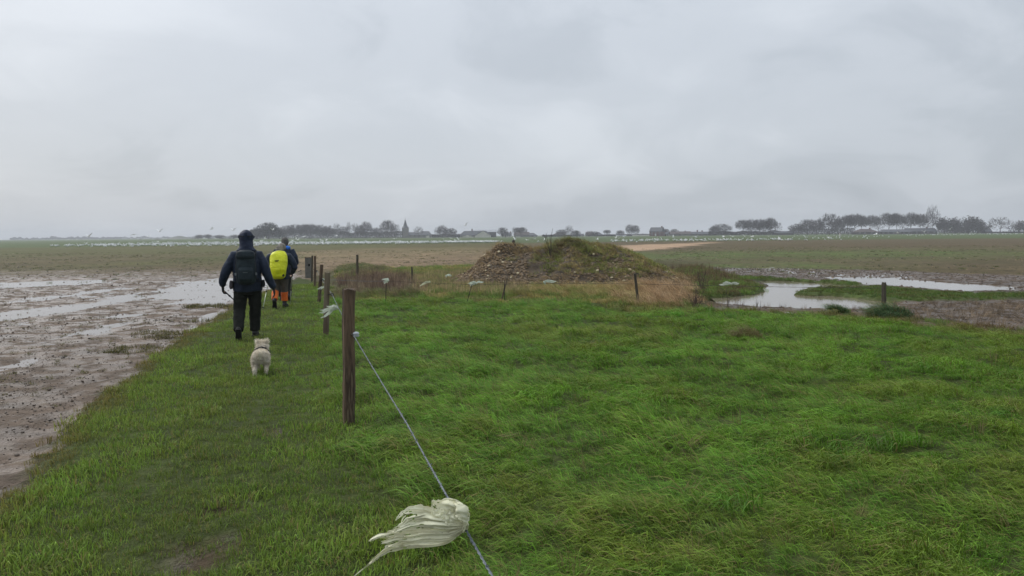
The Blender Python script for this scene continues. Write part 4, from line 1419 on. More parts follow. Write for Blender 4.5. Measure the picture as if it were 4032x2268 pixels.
ribbon(mb, [A(1826, 2070, 2.25), A(1765, 2075, 2.245), A(1690, 2070, 2.245), A(1610, 2080, 2.25), A(1545, 2098, 2.255)], [0.012, 0.024, 0.027, 0.024, 0.006], 6, fold=.7)
ribbon(mb, [A(1828, 2076, 2.27), A(1765, 2092, 2.265), A(1680, 2094, 2.265), A(1575, 2104, 2.265), A(1490, 2116, 2.27), A(1450, 2130, 2.27)], [0.012, 0.021, 0.024, 0.026, 0.016, 0.002], 7, fold=.7)
ribbon(mb, [A(1824, 2082, 2.25), A(1768, 2108, 2.245), A(1680, 2114, 2.245), A(1580, 2124, 2.25), A(1500, 2138, 2.25)], [0.011, 0.019, 0.022, 0.024, 0.010], 8, fold=.7)
ribbon(mb, [A(1820, 2088, 2.26), A(1768, 2122, 2.255), A(1680, 2132, 2.255), A(1590, 2142, 2.26), A(1515, 2160, 2.26)], [0.010, 0.018, 0.021, 0.022, 0.013], 9, fold=.7)
ribbon(mb, [A(1815, 2092, 2.29), A(1752, 2138, 2.285), A(1650, 2148, 2.285), A(1550, 2156, 2.285), A(1490, 2190, 2.285), A(1445, 2228, 2.285), A(1375, 2285, 2.285)], [0.010, 0.019, 0.022, 0.024, 0.016, 0.006, 0.002], 10, fold=.7)
ribbon(mb, [A(1672, 2012, 2.28), A(1662, 1990, 2.28), A(1645, 1990, 2.28), A(1640, 2002, 2.28)], [.004, .006, .005, .002], 12, fold=.2, n=16)
ribbon(mb, [A(1598, 2030, 2.28), A(1584, 2045, 2.28), A(1580, 2072, 2.28)], [.005, .005, .002], 13, fold=.2, n=16)
ribbon(mb, [A(1560, 2100, 2.28), A(1535, 2092, 2.28), A(1522, 2100, 2.28)], [.010, .008, .002], 14, fold=.3, n=16)
rag1 = obj('cloth_rag', mesh('cloth_rag', mb.V, mb.F, m_rag, True))
tag(rag1, 'large torn off-white cloth rag knotted on the near twisted wire', 'rag')


def rag(label, knot, ends, D, seed, w=.05, mat=None):
    mb = MB()
    k = Vector(at(knot[0], knot[1], D))
    rr = random.Random(seed)
    for i, (ex, ey) in enumerate(ends):
        e = Vector(at(ex, ey, D))
        m1 = k.lerp(e, .35) + Vector((0, rr.uniform(-.03, .03), .02))
        m2 = k.lerp(e, .7) + Vector((0, rr.uniform(-.04, .04), rr.uniform(-.01, .02)))
        ribbon(mb, [k, m1, m2, e], [w * .35, w * .7, w * .55, w * .1], seed + i, nu=6, fold=.35, n=18)
    mb.ball(tuple(k), (w * .22, w * .22, w * .3), 8, 6)
    return tag(obj('cloth_rag', mesh('cloth_rag', mb.V, mb.F, mat or m_rag2, True)), label, 'rag')


rag('white cloth rag streaming across the pale split post', (1330, 1213), [(1260, 1222), (1255, 1232), (1285, 1205), (1275, 1245), (1300, 1208), (1262, 1252)], 11.4, 31, .07)
rag('small white rag strip across the leaning brown post', (1278, 1132), [(1247, 1138), (1262, 1140), (1276, 1122)], 18.9, 32, .07)
rag('tiny white rag on the wire behind the leaning brown post', (1276, 1100), [(1262, 1103), (1270, 1108)], 20.5, 33, .06)
rag('square white rag on the wire above a thin black rod', (1530, 1104), [(1502, 1102), (1512, 1117), (1520, 1098), (1508, 1110), (1525, 1115)], 18.6, 34, .08)
rag('long cream rag sagging diagonally from the wire', (1692, 1110), [(1652, 1127), (1656, 1124), (1660, 1122)], 18.6, 35, .09, m_rag)
rag('small white rag blown in front of the dead weeds', (1756, 1086), [(1780, 1086), (1776, 1089), (1758, 1093)], 19.4, 36, .08)
rag('frayed white rag above the slanting black rod', (1875, 1115), [(1842, 1116), (1848, 1120), (1905, 1110), (1850, 1127), (1855, 1112)], 18.7, 37, .09)
rag('white rag lying along the wire below the heap', (2142, 1111), [(2190, 1108), (2185, 1110), (2148, 1118), (2170, 1106)], 18.5, 38, .10)
rag('long pale rag on the wire beside the dead bush at the pond', (2880, 1118), [(2830, 1120), (2834, 1125), (2912, 1115), (2845, 1114), (2905, 1118)], 17.8, 39, .09)

# ------------------------------------------------------------------ the overgrown heap
m_soil = material('heap_soil', (0.085, 0.062, 0.040), (0.050, 0.038, 0.026), rough=.95, scale=5, bump=.05, bscale=9)
m_clod = material('heap_clod', (0.22, 0.155, 0.088), (0.115, 0.078, 0.046), rough=.9, scale=11, c3=(0.36, 0.30, 0.20), p=(.42, .62))
m_clod2 = material('grey_clod', (0.20, 0.150, 0.10), (0.105, 0.078, 0.052), rough=.9, scale=11, c3=(0.26, 0.22, 0.16), p=(.45, .66))
m_pale = material('pale_root_end', (0.62, 0.55, 0.36), (0.45, 0.38, 0.24), rough=.85, scale=9)
HX = [-3.2, -2.4, -1.75, -1.15, -.66, -.45, 0, .8, 1.6, 2.1, 2.6, 3.1, 3.9, 4.5, 5.3, 6.1, 7.2]
HZ = [0, .08, .30, .82, 1.30, 1.38, 1.32, 1.24, 1.32, 1.58, 1.50, 1.32, 1.18, .98, .56, .20, 0]


def heap_z(x, y):
    prof = np.interp(x, HX, HZ)
    f = np.interp(y, [23.2, 24.2, 26.0, 27.6, 28.6, 30.2, 32.2], [0, .10, .58, .96, 1.0, .55, 0])
    fl = np.interp(y, [24.6, 25.2, 26.6, 27.8, 28.6, 30.0, 31.6], [0, .14, .62, .97, 1.0, .55, 0])
    k = sstep(1.2, -.4, x)
    z = prof * (f * (1 - k) + fl * k)
    return z * (1 + .14 * fbm(x * .9, y * .9, 61)) + .07 * fbm(x * 2.4, y * 2.4, 62) * np.clip(z * 3, 0, 1) - .05


heap = thing('overgrown_heap', 'weedy heap of brown clods overgrown with green and straw-coloured grass behind the fence', 'heap', (0, 0, 0))
hx, hy = np.meshgrid(np.arange(-3.2, 7.21, .08), np.arange(23.2, 32.2, .08))
hzv = heap_z(hx.ravel(), hy.ravel()) + land(hx.ravel(), hy.ravel())['z'] * 0
n_x, n_y = hx.shape[1], hx.shape[0]
I = (np.arange(n_y - 1)[:, None] * n_x + np.arange(n_x - 1)[None, :]).ravel()
obj('mound', fastmesh('mound', np.stack([hx.ravel(), hy.ravel(), hzv], 1), np.stack([I, I + 1, I + 1 + n_x, I + n_x], 1), m_soil, True), heap)


def clod_mesh(seed, mat, k=1.0):
    rr = random.Random(seed)
    mb = MB().ball((0, 0, 0), (1, .62 * k, .55), 7, 4)
    mb.V = [tuple(Vector(v) * (1 + .28 * mnoise.noise(Vector(v) * 1.6 + Vector((seed, 0, 0))))) for v in mb.V]
    return mesh('clod', mb.V, mb.F, mat)


CL = [clod_mesh(s, m_clod) for s in (1, 2, 3)] + [clod_mesh(s, m_clod2) for s in (4, 5)] + [clod_mesh(6, m_pale)]
cand = []
rr = random.Random(9)
bx_, by_ = RNG.uniform(-3.0, 6.6, 30000), RNG.uniform(23.3, 28.6, 30000)
for x, y, z in zip(bx_.tolist(), by_.tolist(), heap_z(bx_, by_).tolist()):
    if len(cand) >= 4200:
        break
    if z < .0:
        continue
    k = mnoise.noise(Vector((x * .8, y * .8, 4)))
    hrel = z
    if x < .5:
        dens = 1.0 if not (x > -.2 and hrel > 1.0) else .25
    else:
        dens = .5 if hrel < .45 else .07
        dens += .75 * math.exp(-((x - 3.6) / .8) ** 2 - ((z - .62) / .32) ** 2)
        dens += .35 * math.exp(-((x - 1.5) / .8) ** 2 - ((z - 1.15) / .2) ** 2)
    if rr.random() < dens * (.75 + .6 * k):
        cand.append((x, y, z))
CV, CF, CM = [], [], []
for i, (x, y, z) in enumerate(cand):
    s = rr.uniform(.03, .068) * (1.35 if rr.random() < .12 else 1)
    me = CL[5] if rr.random() < .022 else (rr.choice(CL[:3]) if (x < -.2 and z > .3) or rr.random() < .55 else rr.choice(CL[3:5]))
    rot = (rr.uniform(-.6, .6), rr.uniform(-.6, .6), rr.uniform(0, 6.28))
    if i < 300:
        o = obj('clod', me, heap)
        o.location = (x, y, z + s * .2)
        o.rotation_euler = rot
        o.scale = (s * 1.2,) * 3
    else:
        from mathutils import Euler
        R = Euler(rot).to_matrix()
        b0 = len(CV)
        CV += [tuple(R @ (v.co * s) + Vector((x, y, z + s * .2))) for v in me.vertices]
        mi = 2 if me is CL[5] else (1 if me in CL[3:5] else 0)
        for p in me.polygons:
            CF.append(tuple(b0 + q_ for q_ in p.vertices))
            CM.append(mi)
me = mesh('clods', CV, CF)
for mt_ in (m_clod, m_clod2, m_pale):
    me.materials.append(mt_)
me.polygons.foreach_set('material_index', CM)
obj('clods', me, heap, kind='stuff')


# bare saplings and a dead bush
def twiggy(name, label, px, py0, D, hgt, n, spread, seed, mat, lean=(0, 0), sub=5, z=None, rad=.007, cat='shrub'):
    rr = random.Random(seed)
    b = at(px, py0, D)
    mb = MB()
    for i in range(n):
        d = Vector((rr.uniform(-spread, spread) + lean[0], rr.uniform(-spread, spread), 1)).normalized()
        h = hgt * rr.uniform(.6, 1)
        p, pts = Vector((rr.uniform(-.05, .05), rr.uniform(-.05, .05), -.05)), []
        for k in range(6):
            pts.append(tuple(p))
            d = (d + Vector((rr.uniform(-.12, .12) + lean[0] * .1, rr.uniform(-.12, .12), .02))).normalized()
            p = p + d * h / 5
        mb.tube(pts, [rad * (1 - .15 * k) for k in range(6)], n=4)
        for _ in range(sub):
            k = rr.randint(1, 4)
            q = Vector(pts[k])
            e = (d + Vector((rr.uniform(-.8, .8), rr.uniform(-.8, .8), rr.uniform(-.1, .5)))).normalized()
            l = h * rr.uniform(.12, .35)
            mb.tube([tuple(q), tuple(q + e * l * .5), tuple(q + e * l + Vector((0, 0, l * .1)))], [rad * .6, rad * .45, rad * .2], n=3)
    o = mb.build(name, mat)
    o.location = (b[0], D, b[2] if z is None else z)
    return tag(o, label, cat)


m_stem = material('dead_stem', (0.070, 0.052, 0.040), (0.040, 0.030, 0.025), rough=.9, scale=10)
m_red = material('dead_weed_stem', (0.095, 0.062, 0.052), (0.055, 0.038, 0.033), rough=.9, scale=10)
x = at(2172, 1000, 26.6)[0]
twiggy('bare_sapling', 'bare dark sapling twigs sticking up from the middle of the heap', 2172, 1000, 26.6, 1.0, 4, .12, 1, m_stem, (-.14, 0), 3, heap_z(np.array([x]), np.array([26.6]))[0], rad=.011)
twiggy('dead_bush', 'dark dead bush between the tawny grass and the pond', 2735, 1185, 17.4, .62, 13, .42, 2, m_red, (0, 0), 9, gz(at(2735, 1185, 17.4)[0], 17.4), rad=.006)
twiggy('dead_bush', 'brittle dead bush behind the tawny grass near the heap', 2765, 1140, 21.5, .7, 14, .45, 3, m_red, (0, 0), 8, gz(at(2765, 1140, 21.5)[0], 21.5), rad=.006)
twiggy('dead_thistle', 'dead thistle stalks standing in the pond\'s near edge', 2990, 1190, 17.0, .42, 3, .25, 4, m_stem, (0, 0), 5, gz(at(2990, 1190, 17.0)[0], 17.0), rad=.007, cat='weed')
twiggy('dead_thistle', 'pair of dead stalks below the long pale rag', 2862, 1188, 17.2, .52, 2, .2, 6, m_stem, (0, 0), 4, gz(at(2862, 1188, 17.2)[0], 17.2), rad=.007, cat='weed')

# ------------------------------------------------------------------ walkers
m_navy = material('navy_rain_jacket', (0.020, 0.031, 0.056), (0.010, 0.016, 0.032), rough=.6, scale=7, bump=.006, bscale=16, spec=.2)
m_hoodm = material('navy_hood', (0.023, 0.032, 0.060), (0.013, 0.019, 0.038), rough=.6, scale=7, bump=.005, bscale=18, spec=.2)
m_trous = material('black_olive_trousers', (0.020, 0.021, 0.018), (0.010, 0.011, 0.009), spec=.12, rough=.85, scale=7, bump=.008, bscale=14)
m_boot = material('dark_boot', (0.022, 0.021, 0.020), (0.012, 0.012, 0.012), rough=.6, scale=12, bump=.004)
m_sole = material('boot_sole', (0.010, 0.010, 0.011), rough=.8)
m_pack = material('slate_rucksack', (0.022, 0.034, 0.040), (0.012, 0.019, 0.024), spec=.2, rough=.7, scale=8, bump=.006, bscale=15)
m_strap = material('dark_webbing', (0.018, 0.022, 0.026), rough=.8)
m_buck = material('grey_buckle', (0.17, 0.19, 0.20), rough=.5)
m_glove = material('black_glove', (0.012, 0.013, 0.016), rough=.7)
m_skin = material('skin', (0.50, 0.32, 0.24), (0.44, 0.27, 0.20), rough=.55, scale=8)
m_yel = material('yellow_rain_cover', (0.72, 0.74, 0.010), (0.60, 0.64, 0.012), rough=.5, scale=5, bump=.012, bscale=11, spec=.4)
m_org = material('orange_gaiter', (0.74, 0.155, 0.018), (0.60, 0.11, 0.014), rough=.6, scale=8, bump=.006, bscale=18)
m_kha = material('grey_brown_trousers', (0.100, 0.085, 0.068), (0.068, 0.058, 0.048), rough=.8, scale=8, bump=.008, bscale=14)
m_hair = material('grey_hair', (0.30, 0.27, 0.23), (0.16, 0.145, 0.125), rough=.8, scale=40, stretch=(1, 1, .25), bump=.01)
m_dhair = material('dark_grey_hair', (0.13, 0.12, 0.11), (0.06, 0.055, 0.05), rough=.8, scale=40, stretch=(1, 1, .25), bump=.01)
m_blue = material('bright_blue_scarf', (0.03, 0.22, 0.75), (0.02, 0.15, 0.60), rough=.6, scale=9, bump=.006)
m_pole = material('pale_pole', (0.50, 0.55, 0.42), (0.42, 0.46, 0.36), rough=.4, scale=20, metallic=.3)
m_dpole = material('dark_pole', (0.025, 0.022, 0.02), rough=.5)
m_redj = material('red_jacket', (0.55, 0.06, 0.035), (0.42, 0.045, 0.03), rough=.6, scale=8)
m_logo = material('dark_print', (0.02, 0.022, 0.02), rough=.7)
m_lgrey = material('pale_print', (0.45, 0.48, 0.40), rough=.7)


def head(mb, c, s=1.0, tilt=0.0):
    """skull with brow, nose, chin and ears, facing +y"""
    x, y, z = c
    mb.ball((x, y, z + .02 * s), (.077 * s, .098 * s, .105 * s), 16, 12)
    mb.ball((x, y + .035 * s, z - .065 * s), (.052 * s, .055 * s, .055 * s), 12, 8)
    mb.tube([(x, y + .095 * s, z + .015 * s), (x, y + .118 * s, z - .025 * s), (x, y + .098 * s, z - .035 * s)], [.010 * s, .016 * s, .014 * s], n=8)
    mb.ball((x, y + .085 * s, z + .028 * s), (.05 * s, .02 * s, .012 * s), 10, 6)
    mb.tube([(x - .02 * s, y + .093 * s, z - .062 * s), (x + .02 * s, y + .093 * s, z - .062 * s)], .009 * s, n=6, side=(0, 1, 0))
    for e in (-1, 1):
        mb.ball((x + e * .08 * s, y - .005 * s, z), (.012 * s, .022 * s, .032 * s), 8, 6)


def hand(mb, wrist, d, side, s=1.0, curl=.5, fwd=(0, 1, 0)):
    """palm, four fingers of unequal length and a thumb"""
    w = Vector(wrist)
    d = Vector(d).normalized()
    f = Vector(fwd)
    f = (f - d * f.dot(d)).normalized()          # knuckle row runs along f
    nrm = d.cross(f).normalized() * side         # towards the palm
    mb.tube([tuple(w), tuple(w + d * .04 * s), tuple(w + d * .09 * s)], [(.03 * s, .02 * s), (.042 * s, .018 * s), (.042 * s, .016 * s)], n=10, side=tuple(f))
    for k, (o_, l) in enumerate(((-.032, .062), (-.011, .074), (.011, .078), (.032, .068))):
        p = w + d * .085 * s + f * o_ * s
        a1 = (d + nrm * curl * .6).normalized()
        a2 = (d * (1 - curl) + nrm * curl * 1.6).normalized()
        mb.tube([tuple(p), tuple(p + a1 * l * .45 * s), tuple(p + a1 * l * .45 * s + a2 * l * .55 * s)], [.0105 * s, .010 * s, .008 * s], n=7)
    p = w + d * .03 * s + f * .034 * s
    q1 = p + (d * .6 + f * .8).normalized() * .035 * s
    mb.tube([tuple(p), tuple(q1), tuple(q1 + (d + nrm * .5).normalized() * .032 * s)], [.013 * s, .0115 * s, .009 * s], n=7)


def boot(o, ankle, toe_dir, pitch, mat=m_boot, s=1.0, ground=None):
    """boot with shaft, upper and sole; pitch lifts the heel"""
    a = Vector(ankle)
    d = Vector((toe_dir[0], toe_dir[1], 0)).normalized()
    f = (d * math.cos(pitch) - Vector((0, 0, 1)) * math.sin(pitch)).normalized()
    u = (d * math.sin(pitch) + Vector((0, 0, 1)) * math.cos(pitch)).normalized()
    sd = tuple(f.cross(u))
    P = lambda q, h: tuple(a + f * q * s + u * h * s)
    mb = MB()
    mb.tube([P(-.0, .10), P(-.005, .03), P(-.01, -.03)], [(.055 * s, .062 * s), (.052 * s, .06 * s), (.05 * s, .066 * s)], n=12, side=sd)
    mb.tube([P(-.085, -.045), P(-.05, -.035), P(.02, -.03), (P(.10, -.045)), P(.17, -.055), P(.20, -.062)], [(.028 * s, .030 * s), (.045 * s, .045 * s), (.048 * s, .048 * s), (.052 * s, .038 * s), (.046 * s, .028 * s), (.02 * s, .014 * s)], n=12, side=sd)
    b_ = remeshed('boot', mb, mat, o, .012, 3)
    so = MB()
    V = []
    prof = [(-.10, .028), (-.085, .043), (-.03, .043), (.03, .041), (.09, .052), (.15, .05), (.19, .034), (.208, .012)]
    for h in (-.10, -.068):
        V += [tuple(a + f * q * s + u * h * s + Vector(sd) * w * s) for q, w in prof] + [tuple(a + f * q * s + u * h * s - Vector(sd) * w * s) for q, w in reversed(prof)]
    n = len(prof) * 2
    so.add(V, [tuple(reversed(range(n))), tuple(range(n, 2 * n))] + [(k, (k + 1) % n, n + (k + 1) % n, n + k) for k in range(n)])
    so.build('sole', m_sole, b_)
    return b_


def plate(mb, c, hx, hz, y, th=.006):
    mb.box((c[0] - hx, y - th, c[1] - hz), (c[0] + hx, y, c[1] + hz))


# ---- the hooded walker ------------------------------------------------------
DP1 = 12.72
b = at(982, 1337, DP1)
G1 = gz(b[0], DP1)
p1 = thing('person', 'walker in navy hooded rain jacket and dark trousers, walking away with arms swinging', 'person', (b[0], DP1, G1), math.radians(17))
LA = [(-.185, 0, 1.395), (-.275, -.03, 1.25), (-.345, -.04, 1.10), (-.385, .02, .98), (-.395, .06, .90)]
RA = [(.185, 0, 1.395), (.265, -.05, 1.25), (.315, -.08, 1.09), (.365, -.06, .95), (.41, -.03, .85)]
LL = [(-.10, 0, .86), (-.125, .0, .68), (-.14, -.01, .48), (-.15, -.15, .30), (-.155, -.27, .17)]
RL = [(.10, 0, .86), (.105, .06, .68), (.105, .11, .50), (.095, .14, .30), (.09, .15, .11)]
bd = MB()
bd.tube([(0, 0, .80), (0, 0, .95), (0, 0, 1.10), (0, 0, 1.28), (0, 0, 1.40), (0, 0, 1.46), (0, .01, 1.52), (0, .01, 1.60)], [(.16, .10), (.165, .115), (.145, .10), (.175, .11), (.17, .09), (.10, .075), (.058, .06), (.055, .058)], n=16)
for A_ in (LA, RA):
    bd.tube(A_, [.056, .05, .044, .038, .032], n=10)
for A_ in (LL, RL):
    bd.tube(A_, [.088, .078, .060, .055, .042], n=10)
head(bd, (0, .015, 1.665))
hand(bd, LA[-1], (.0, .25, -1), 1, 1, .6)
hand(bd, RA[-1], (.15, .15, -1), -1, 1, .35)
bd.tube([LL[-1], (-.155, -.20, .09), (-.155, -.12, .07)], [.04, .04, .025], n=8)
bd.tube([RL[-1], (.09, .20, .06), (.09, .32, .045)], [.04, .04, .025], n=8)
remeshed('body', bd, m_skin, p1, .016, 2)
j = MB()
j.tube([(0, 0, .80), (0, -.005, .90), (0, -.005, 1.02), (0, 0, 1.16), (0, -.01, 1.30), (0, 0, 1.40), (0, .0, 1.465), (0, .01, 1.53)], [(.230, .17), (.232, .17), (.222, .16), (.228, .16), (.225, .150), (.175, .120), (.125, .10), (.10, .095)], n=24, sq=2.3)
for A_ in (LA, RA):
    j.tube([(A_[0][0] * .55, 0, 1.41)] + A_, [.075, .086, .080, .074, .066, .054], n=14)
remeshed('jacket', j, m_navy, p1, .013, 3, .011, 9, (1, 1, .75))
h = MB()
h.ball((0, .01, 1.685), (.118, .135, .135), 18, 12)
h.tube([(0, .0, 1.62), (0, -.02, 1.53), (0, -.02, 1.47)], [(.108, .12), (.110, .115), (.165, .125)], n=16)
h.tube([(-.12, .03, 1.70), (-.125, .11, 1.69), (0, .165, 1.74), (.125, .11, 1.69), (.12, .03, 1.70)], .016, n=6, side=(0, 0, 1))
ho = remeshed('hood', h, m_hoodm, p1, .012, 2, .005, 16)
bandm = MB()
for k in range(14):
    a0, a1 = math.pi + k * math.pi / 14, math.pi + (k + 1) * math.pi / 14
    f_ = lambda a_: (math.cos(a_) * .122, .01 + math.sin(a_) * .140, 1.705 + .012 * abs(math.cos(a_)))
    bandm.tube([f_(a0), f_(a1)], [(.004, .011)] * 2, n=6, side=(0, 1, 0))
bandm.build('drawcord_band', m_strap, ho)
MB().box((-.022, -.142, 1.64), (.022, -.128, 1.76)).build('adjuster_strap', m_navy, ho)
t_ = MB()
t_.tube([(0, 0, .74), (0, 0, .80), (0, 0, .92)], [(.17, .115), (.20, .14), (.20, .135)], n=20)
for A_, fl in ((LL, .078), (RL, .08)):
    t_.tube([A_[0], A_[1], A_[2], A_[3], A_[4]], [.118, .108, .095, .088, fl], n=14)
remeshed('trousers', t_, m_trous, p1, .014, 2, .010, 12, (1, 1, 1.2))
boot(p1, (-.155, -.275, .175), (0, 1), .95)
boot(p1, (.09, .15, .105), (.12, 1), 0)
for A_, d_, sd_, cu_ in ((LA, (.0, .25, -1), 1, .75), (RA, (.15, .15, -1), -1, .4)):
    g = MB()
    g.tube([Vector(A_[-1]) - Vector(d_).normalized() * .05, A_[-1], Vector(A_[-1]) + Vector(d_).normalized() * .02], [.046, .043, .038], n=12)
    hand(g, A_[-1], d_, sd_, 1.2, cu_)
    remeshed('glove', g, m_glove, p1, .008, 2)
# rucksack of the hooded walker
rk = thing('rucksack', 'dark slate rucksack with lid and grey buckles on the hooded walker\'s back', 'rucksack', (b[0], DP1, G1), math.radians(17))
q = MB().tube([(-.01, -.24, .93), (-.01, -.25, .96), (-.01, -.26, 1.08), (-.01, -.255, 1.24), (-.01, -.25, 1.36), (-.01, -.24, 1.41)], [(.10, .05), (.145, .085), (.155, .105), (.150, .10), (.142, .095), (.115, .07)], n=24, sq=3.2)
remeshed('bag', q, m_pack, rk, .012, 2, .006, 12)
q = MB().tube([(-.01, -.25, 1.355), (-.01, -.255, 1.385), (-.01, -.25, 1.44), (-.01, -.24, 1.465)], [(.145, .11), (.152, .12), (.140, .11), (.10, .07)], n=24, sq=3.0)
lid = remeshed('lid', q, m_pack, rk, .012, 2, .005, 14)
MB().box((-.13, -.375, 1.372), (.11, -.367, 1.378)).build('zip', m_strap, lid)
q = MB().tube([(-.01, -.34, .97), (-.01, -.355, 1.02), (-.01, -.355, 1.16), (-.01, -.34, 1.20)], [(.095, .03), (.115, .045), (.115, .042), (.10, .03)], n=20, sq=3.4)
pk = remeshed('front_pocket', q, m_pack, rk, .010, 2, .004, 15)
MB().box((-.05, -.402, 1.12), (.02, -.398, 1.126)).build('print_stripe', m_buck, pk)
for sx in (-.168, .150):
    s_ = MB().tube([(sx, -.24, 1.40), (sx, -.30, 1.25), (sx, -.31, 1.08), (sx * .95, -.26, .96)], [(.005, .012)] * 4, n=6, side=(1, 0, 0))
    so = s_.build('side_strap', m_strap, rk)
    MB().box((sx - .014, -.335, 1.075), (sx + .014, -.312, 1.115)).build('buckle', m_buck, so)
for sx in (-.13, .13):
    MB().tube([(sx, -.14, 1.40), (sx, -.02, 1.475), (sx, .10, 1.40), (sx * 1.15, .16, 1.22), (sx * 1.3, .12, 1.05), (sx * 1.25, -.14, 1.0)], [(.030, .010)] * 6, n=8).build('shoulder_strap', m_strap, rk, True)
MB().tube([(-.18, -.20, .97), (-.24, -.06, .96), (-.22, .12, .96), (0, .19, .96), (.22, .12, .96), (.245, -.06, .96), (.17, -.20, .97)], [(.008, .022)] * 7, n=8, side=(0, 0, 1)).build('hip_belt', m_strap, rk, True)
m_pouch = material('checked_pouch', (0.10, 0.075, 0.080), (0.035, 0.035, 0.045), rough=.8, scale=40)
q = MB().tube([(-.25, -.05, .84), (-.255, -.05, .88), (-.25, -.05, .98)], [(.025, .05), (.036, .065), (.028, .06)], n=12, sq=3)
remeshed('hip_pouch', q, m_pouch, rk, .01, 2)
q = MB().tube([(.245, -.05, .86), (.25, -.05, .90), (.245, -.05, .98)], [(.025, .05), (.034, .06), (.028, .055)], n=12, sq=3)
remeshed('hip_pouch', q, m_strap, rk, .01, 2)


def trek_pole(label, top, tip, mat, D, parts=True, off=(0, 0, 0)):
    a, t__ = Vector(top), Vector(tip)
    o = thing('trekking_pole', label, 'trekking pole', t__)
    a = a - t__
    d = a.normalized()
    MB().tube([(0, 0, 0), tuple(a * .48)], [.0075, .009], n=8).build('shaft', mat, o, True)
    MB().tube([tuple(a * .47), tuple(a * .9)], [.0115, .0115], n=8).build('shaft', mat, o, True)
    MB().tube([tuple(a * .88), tuple(a * .93), tuple(a)], [.015, .019, .017], n=8).build('grip', m_dpole, o, True)
    MB().tube([tuple(a * .46), tuple(a * .50)], .0155, n=8).build('clamp', m_dpole, o)
    MB().tube([tuple(a * .06), tuple(a * .065)], .035, n=12).build('basket', m_dpole, o)
    return o


wl = p1.matrix_basis @ Vector(LA[-1])
lw = wl + Vector((-.005, .05, -.09))
o = thing('folded_pole', 'short dark folded stick hanging from the hooded walker\'s hand', 'walking stick', lw)
tp = Vector(at(921, 1181, DP1 - .05)) - lw
MB().tube([(tp * -.15), (0, 0, 0), tuple(tp * .55)], [.010, .011, .010], n=8).build('shaft', m_dpole, o, True)
MB().tube([tuple(tp * .5), tuple(tp * .62)], [.016, .016], n=8).build('clamp', m_black, o, True)
MB().tube([tuple(tp * .6), tuple(tp)], [.012, .006], n=8).build('tip', m_dpole, o, True)

# ---- the walker with the yellow rucksack cover ------------------------------
DP2 = 18.2
b = at(1104, 1217, DP2)
G2 = gz(b[0], DP2)
p2 = thing('person', 'grey-haired walker stooping under a yellow rucksack cover, orange gaiters on both legs', 'person', (b[0], DP2, G2), math.radians(15))
LA = [(-.19, .06, 1.24), (-.27, .04, 1.08), (-.265, .10, .93), (-.22, .26, .84)]
RA = [(.21, .06, 1.24), (.31, .03, 1.10), (.355, .02, .97), (.29, .16, .84)]
LL = [(-.09, 0, .78), (-.10, .02, .60), (-.10, .02, .44), (-.115, -.14, .28), (-.12, -.22, .19)]
RL = [(.10, 0, .78), (.10, .06, .60), (.10, .10, .44), (.10, .12, .26), (.10, .12, .11)]
bd = MB()
TR = [(0, 0, .72), (0, 0, .86), (0, .03, 1.0), (.01, .08, 1.14), (.02, .12, 1.25), (.03, .16, 1.31), (.05, .20, 1.36), (.06, .22, 1.40)]
bd.tube(TR, [(.155, .10), (.16, .11), (.145, .10), (.165, .105), (.155, .085), (.10, .075), (.056, .058), (.054, .056)], n=16)
for A_ in (LA, RA):
    bd.tube(A_, [.052, .046, .042, .032], n=10)
for A_ in (LL, RL):
    bd.tube(A_, [.084, .075, .058, .052, .042], n=10)
head(bd, (.07, .24, 1.42), .98)
hand(bd, LA[-1], (0, .5, -.6), 1, 1, .8, (0, .6, .8))
hand(bd, RA[-1], (0, .5, -.6), -1, 1, .8, (0, .6, .8))
bd.tube([LL[-1], (-.12, -.16, .11), (-.12, -.09, .085)], [.04, .04, .025], n=8)
bd.tube([RL[-1], (.10, .17, .06), (.10, .28, .045)], [.04, .04, .025], n=8)
remeshed('body', bd, m_skin, p2, .016, 2)
j = MB()
j.tube([(0, 0, .70), (0, 0, .80), (0, .0, .92), (0, .04, 1.05), (.01, .09, 1.18), (.02, .12, 1.27), (.03, .16, 1.33), (.05, .19, 1.38)], [(.215, .15), (.215, .155), (.21, .15), (.215, .15), (.215, .135), (.19, .115), (.12, .10), (.09, .09)], n=24, sq=2.3)
for A_ in (LA, RA):
    j.tube([(A_[0][0] * .75, .08, 1.24)] + A_, [.095, .095, .088, .078, .055], n=14)
remeshed('jacket', j, m_navy, p2, .014, 3, .006, 11)
hr = MB()
hr.ball((.07, .225, 1.452), (.092, .108, .105), 16, 10)
hr.tube([(.04, .18, 1.45), (.02, .15, 1.40), (-.005, .12, 1.36)], [(.095, .07), (.10, .06), (.06, .035)], n=14)
remeshed('hair', hr, m_hair, p2, .012, 2, .012, 22)
t_ = MB()
t_.tube([(0, 0, .68), (0, 0, .74), (0, 0, .84)], [(.155, .11), (.185, .13), (.185, .13)], n=20)
for A_ in (LL, RL):
    t_.tube(A_[:4], [.110, .098, .080, .066], n=14)
remeshed('trousers', t_, m_kha, p2, .014, 2, .007, 13, (1, 1, .7))
for A_ in (LL, RL):
    k0, k1 = Vector(A_[2]), Vector(A_[3])
    e1 = Vector(A_[4])
    g = MB().tube([tuple(k0.lerp(k1, .30)), tuple(k0.lerp(k1, .7)), tuple(k1), tuple(k1.lerp(e1, .65))], [.082, .080, .074, .072], n=18)
    remeshed('gaiter', g, m_org, p2, .012, 2, .005, 14)
boot(p2, (-.12, -.225, .195), (0, 1), .95)
boot(p2, (.10, .12, .105), (.3, 1), 0)
